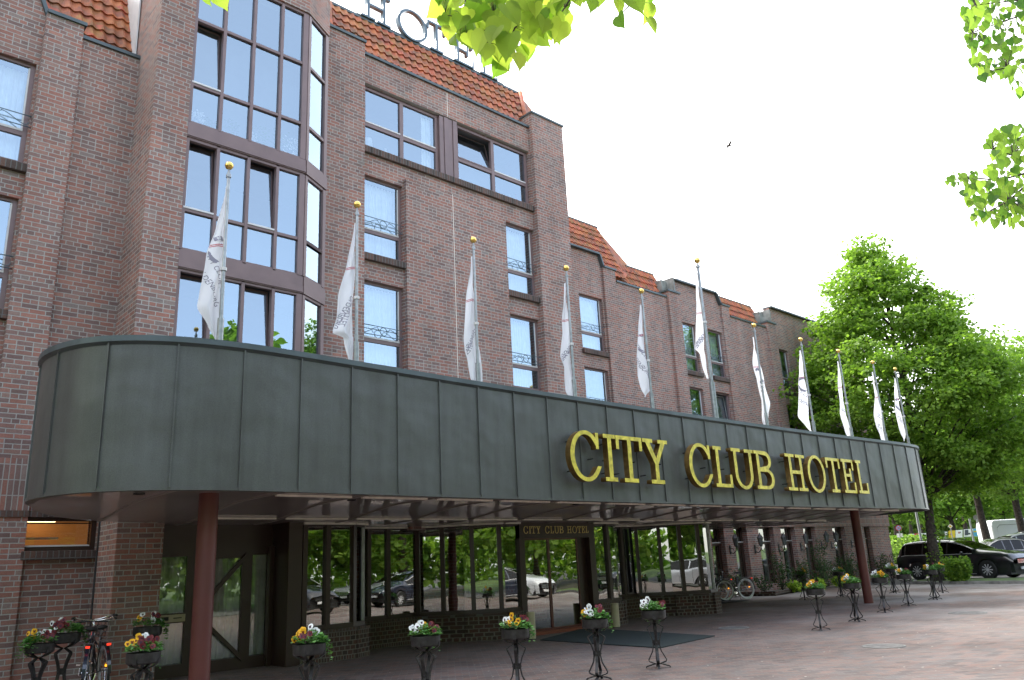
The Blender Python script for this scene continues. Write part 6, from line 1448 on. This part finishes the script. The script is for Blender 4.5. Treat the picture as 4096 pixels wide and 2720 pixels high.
for a in (45, 135):
    c, s = math.cos(R_(a)), math.sin(R_(a)); m.quad((.02, c*.15-s*.02, s*.15+c*.02), (.02, -c*.15-s*.02, -s*.15+c*.02), (.02, -c*.15+s*.02, -s*.15-c*.02), (.02, c*.15+s*.02, s*.15-c*.02))
o = sub(m, 'red_cross', 'redink', t, loc=(0, 0, h+.12)); o.rotation_euler = (0, 0, rz)
m = MB(); m.box(-.01, .01, -.2, .2, -.13, .13); o = sub(m, 'plate', 'white', t, loc=(.03, 0, h-.38)); o.rotation_euler = (0, 0, rz)
mast('lamp_mast', 'grey lamp mast leaning over the posters just left of the ivy covered trunk', 'lamp mast', 3690, 50, 1960, 2190, .085, 'masts in the car park')
mast('lamp_mast', 'thin light grey mast in front of the blue poster', 'mast', 3895, 52, 2076, 2165, .07, 'masts in the car park')
t, h = mast('round_sign', 'round pale sign seen from behind on a light post left of the second lime trunk', 'road sign', 3922, 55, 2078, 2150, .06)
e = Vector((-t.location.x, -t.location.y, 0)).normalized(); m = MB(); m.lathe([(0, 0), (.20, 0), (.20, -.02)], n=28, axis='x'); o = sub(m, 'sign_disc', 'steel', t, loc=(0, 0, h+.1)); o.rotation_euler = (0, 0, math.atan2(e.y, e.x))
t, h = mast('priority_sign', 'small white and yellow sign on a thin post before the yellow poster', 'road sign', 3814, 54, 2112, 2172, .035)
e = Vector((-t.location.x, -t.location.y, 0)).normalized(); m = MB(); m.box(.0, .02, -.11, .11, -.11, .11, M=Matrix.Rotation(R_(45), 4, 'X')); o = sub(m, 'sign_plate', 'white', t, loc=(0, 0, h+.1)); o.rotation_euler = (0, 0, math.atan2(e.y, e.x))
m = MB(); m.box(.021, .03, -.06, .06, -.06, .06, M=Matrix.Rotation(R_(45), 4, 'X')); o = sub(m, 'sign_centre', cols_['yellow'], t, loc=(0, 0, h+.1)); o.rotation_euler = (0, 0, math.atan2(e.y, e.x))

# ------------------------------------------------------------------ branches hanging into the view near the camera
def lime_leaf(m, c, d, n_, s):
    """heart shaped leaf with pointed tip: c stalk end, d direction of the tip, n_ face normal"""
    sd_ = d.cross(n_).normalized(); out_ = [(0, 0), (.18, -.10), (.40, -.04), (.52, .18), (.47, .45), (.28, .72), (.08, .92), (0, 1.08)]
    k = len(m.v); pts = []
    for sg_ in (1, -1):
        for (x, y) in (out_ if sg_ == 1 else out_[1:-1][::-1]): pts.append(c+sd_*x*sg_*s+d*y*s+n_*(abs(x)*.30-.10*y*y)*s)
    mid = [c, c+d*.5*s-n_*.03*s]
    r_ = out_; 
    for sg_ in (1, -1):
        o = [c+sd_*x*sg_*s+d*y*s+n_*(abs(x)*.22-.14*y*y)*s for x, y in out_]
        f = [o[0], o[1], o[2], o[3]]; g_ = c+d*.45*s-n_*.03*s
        m.quad(o[0], o[1], o[2], o[3], g_); m.quad(g_, o[3], o[4], o[5], o[6], o[7])
def inside(p, pl):
    c = False; n = len(pl)
    for i in range(n):
        a, b = pl[i], pl[i-1]
        if (a[1] > p[1]) != (b[1] > p[1]) and p[0] < (b[0]-a[0])*(p[1]-a[1])/(b[1]-a[1])+a[0]: c = not c
    return c
def branch(lab, pl, depth, n, s, gap, seed, twigs, mat_='leaf_near'):
    rn = random.Random(seed); x0, x1 = min(p[0] for p in pl), max(p[0] for p in pl); y0, y1 = min(p[1] for p in pl), max(p[1] for p in pl); got = []; m = MB(); tries = 0; org = dep((x0+x1)/2, (y0+y1)/2, depth)
    t = thing('lime_branch', lab, 'branch', tuple(org)); tw = MB(); tpts = []
    for line in twigs:
        p3 = [dep(x, y, depth+o) for x, y, o in line]; tw.tube([p-org for p in p3], [.006*depth/3.5*(1-.7*i/(len(p3)-1)) for i in range(len(p3))], 5); tpts += [(x, y) for x, y, o in line]
    while len(got) < n and tries < 40000:
        tries += 1; p = (rn.uniform(x0, x1), rn.uniform(y0, y1))
        if not inside(p, pl) or any(abs(p[0]-q[0]) < gap and abs(p[1]-q[1]) < gap*.8 for q in got): continue
        got.append(p); dz = rn.uniform(-.35, .35)*depth/3.5; c = dep(p[0], p[1]-s*.4*3203/depth, depth+dz)
        down = (Vector((0, 0, -1))+RT*rn.uniform(-.7, .7)+FW*rn.uniform(-.4, .4)).normalized(); n_ = (-FW+rnd_dir(rn)*.75).normalized(); n_ = (n_-down*n_.dot(down)).normalized()
        lime_leaf(m, c-org, down, n_, s*rn.uniform(.6, 1.15))
        q = min(tpts, key=lambda w_: (w_[0]-p[0])**2+(w_[1]-p[1])**2); e = dep(q[0], q[1], depth)
        if (c-e).length < .5*depth/3.5: tw.tube([c-org, (c+e)/2-org+Vector((0, 0, .01)), e-org], .0012*depth/3.5, 3)
    o = sub(m, 'leaves', mat_, t); me = o.data; at = me.attributes.new('rnd', 'FLOAT', 'FACE'); nf = len(me.polygons); v = []
    while len(v) < nf: v += [rn.random()]*4
    at.data.foreach_set('value', v[:nf]); sub(tw, 'twigs', 'bark', t, smooth=True)
A_ = [(1750, -160), (1745, 20), (1765, 120), (1810, 170), (1900, 200), (1960, 250), (2010, 280), (2070, 270), (2090, 215), (2130, 195), (2190, 175), (2230, 150), (2290, 60), (2340, 40), (2400, 30), (2440, -40), (2560, -160)]
branch('sunlit yellow green lime branch hanging into the top of the view over the roof letters', A_, 3.3, 190, .09, 25, 1, [[(2600, -320, .2), (2350, -120, .1), (2150, 0, 0), (1980, 80, 0), (1850, 70, 0), (1780, 60, 0)], [(2150, 0, 0), (2060, 110, .05), (2020, 200, .05)], [(2350, -120, .1), (2260, 30, .1), (2200, 110, .1)]])
branch('two or three big lime leaves at the top edge, right of the main hanging branch', [(2440, -60), (2450, 90), (2500, 140), (2570, 150), (2610, 90), (2600, -60)], 3.3, 9, .085, 48, 2, [[(2650, -320, .2), (2560, -80, 0), (2520, 20, 0), (2480, 60, 0)]])
branch('small lime leaf tip peeping in at the top edge before the stair bay', [(800, -60), (800, 10), (870, 20), (900, -60)], 3.0, 3, .075, 30, 3, [[(980, -300, 0), (880, -100, 0), (840, -20, 0)]])
branch('lime branch at the upper right corner with drooping leaves', [(3870, -100), (3850, 60), (3880, 190), (3910, 320), (4010, 310), (4060, 380), (4180, 420), (4180, -100)], 8.5, 230, .10, 13, 4, [[(4400, -100, .3), (4150, 40, 0), (4000, 90, 0), (3890, 130, 0)], [(4400, 200, .3), (4150, 230, 0), (4030, 270, 0), (3930, 290, 0)], [(4150, 40, 0), (4080, 0, 0), (3900, 20, 0)]], 'leaf_mid')
branch('lower lime branch reaching in from the right edge above the big tree', [(3770, 750), (3800, 690), (3930, 700), (3960, 640), (3930, 590), (3970, 530), (4060, 505), (4180, 500), (4180, 900), (4060, 910), (3990, 890), (3900, 905), (3880, 830), (3850, 760)], 8.5, 230, .10, 13, 5, [[(4400, 600, .3), (4150, 680, 0), (4000, 720, 0), (3870, 710, 0), (3790, 725, 0)], [(4150, 680, 0), (4050, 620, 0), (3970, 600, 0)], [(4150, 700, 0), (4040, 800, 0), (3930, 860, 0)]], 'leaf_mid')
# ------------------------------------------------------------------ bird
p = dep(2915, 583, 40); t = thing('bird', 'small dark bird gliding in the empty white sky', 'bird', tuple(p), R_(-40)); t.scale = (1.1,)*3
m = MB(); prof_ = [(-.17, .004), (-.12, .02), (-.04, .04), (.04, .04), (.10, .026), (.135, .024), (.165, .004)]; m.lathe([(r, x) for x, r in prof_], n=10, axis='x')
m.quad((-.15, -.02, 0), (-.26, -.05, 0), (-.26, .05, 0), (-.15, .02, 0)); sub(m, 'body', 'bark', t, smooth=True)
for s in (-1, 1):
    m = MB(); q = [(.06, s*.03, .01), (.09, s*.16, .07), (.03, s*.34, .05), (-.04, s*.33, .045), (-.02, s*.15, .06), (-.05, s*.03, .01)]; m.quad(*q); sub(m, 'wing', 'bark', t)

# ------------------------------------------------------------------ what stands behind the camera and is mirrored in the glass
refl = [('p_white', 'hatch', 17.5, -5.5, 100), ('p_black', 'wagon', 21.5, -6.2, 95), ('p_silver', 'hatch', 12.0, -7.5, 185), ('p_white', 'wagon', 27.0, -4.5, 80), ('p_navy', 'sedan', 27.5, -1.5, 178), ('p_black', 'wagon', 39.0, -2.5, 180), ('p_grey', 'hatch', 45.5, -4.5, 95), ('p_red', 'hatch', 52.0, -4.0, 90), ('p_silver', 'sedan', 33.0, -9.0, 182)]
cl_ = {'p_white': 'white', 'p_black': 'black', 'p_silver': 'silver', 'p_navy': 'dark blue', 'p_grey': 'grey', 'p_red': 'red'}
for i, (pc, kd, x, y, a) in enumerate(refl):
    where = ('beside the lawn', 'next to the white hatchback', 'farthest left, on the drive', 'nose towards the hotel', 'broadside to the entrance', 'broadside before the entrance', 'near the right end', 'the only red one', 'on the far side of the drive')[i]
    car('mirrored_car', '%s %s seen only mirrored in the glazing, %s' % (cl_[pc], {'hatch': 'hatchback', 'wagon': 'estate car', 'sedan': 'saloon'}[kd], where), 'car', (x, y, 0), R_(a), pc, kd, L_=4.5, H_=1.5, group='cars mirrored in the ground floor glass')
rt = [(3, -13, 'first from the left'), (11, -16, 'second from the left'), (19, -14, 'third from the left'), (28, -18, 'fourth from the left'), (35, -12, 'fifth from the left'), (45, -17, 'sixth from the left'), (56, -13, 'seventh from the left'), (68, -16, 'last on the right'), (-9, -15, 'farthest left of the park'), (-20, -6, 'first west of the drive'), (-26, 5, 'second west of the drive'), (-19, 12, 'near the hotel end'), (-33, -12, 'far out to the west')]
for i, (x, y, lab) in enumerate(rt):
    tree('mirrored_tree', 'park tree behind the viewer, mirrored in the glass, '+lab, (x, y-1.5, 0), 15, [(2.4, 2.4, 0, 0), (4, 5.4, 0, 0), (7.5, 6.0, 0, 0), (11, 4.8, 0, 0), (15, .8, 0, 0)], .32, 12000, .42, 60+i, 'leaf_near' if i % 2 else 'leaf', 'trees mirrored in the hotel glass', clumps=90, cl=1.5, limbs=False)
m = MB()
for k in range(20000):
    x = rn.uniform(-30, 110); z = rn.random()**.7*5.0; leaf_quad(m, Vector((x, -30-rn.random()*2, z)), rnd_dir(rn), rnd_dir(rn, 0), .55, .5)
for k in range(9000):
    z = rn.random()**.7*4.5; leaf_quad(m, Vector((-42-rn.random()*2, rn.uniform(-32, 40), z)), rnd_dir(rn), rnd_dir(rn, 0), .7, .6)
o = m.build('mirrored_wood', 'leaf'); set_rnd(o, 8, 2); tag(o, 'dark green belt of bushes behind the viewer, mirrored in the ground floor glass', 'wood', kind='stuff')
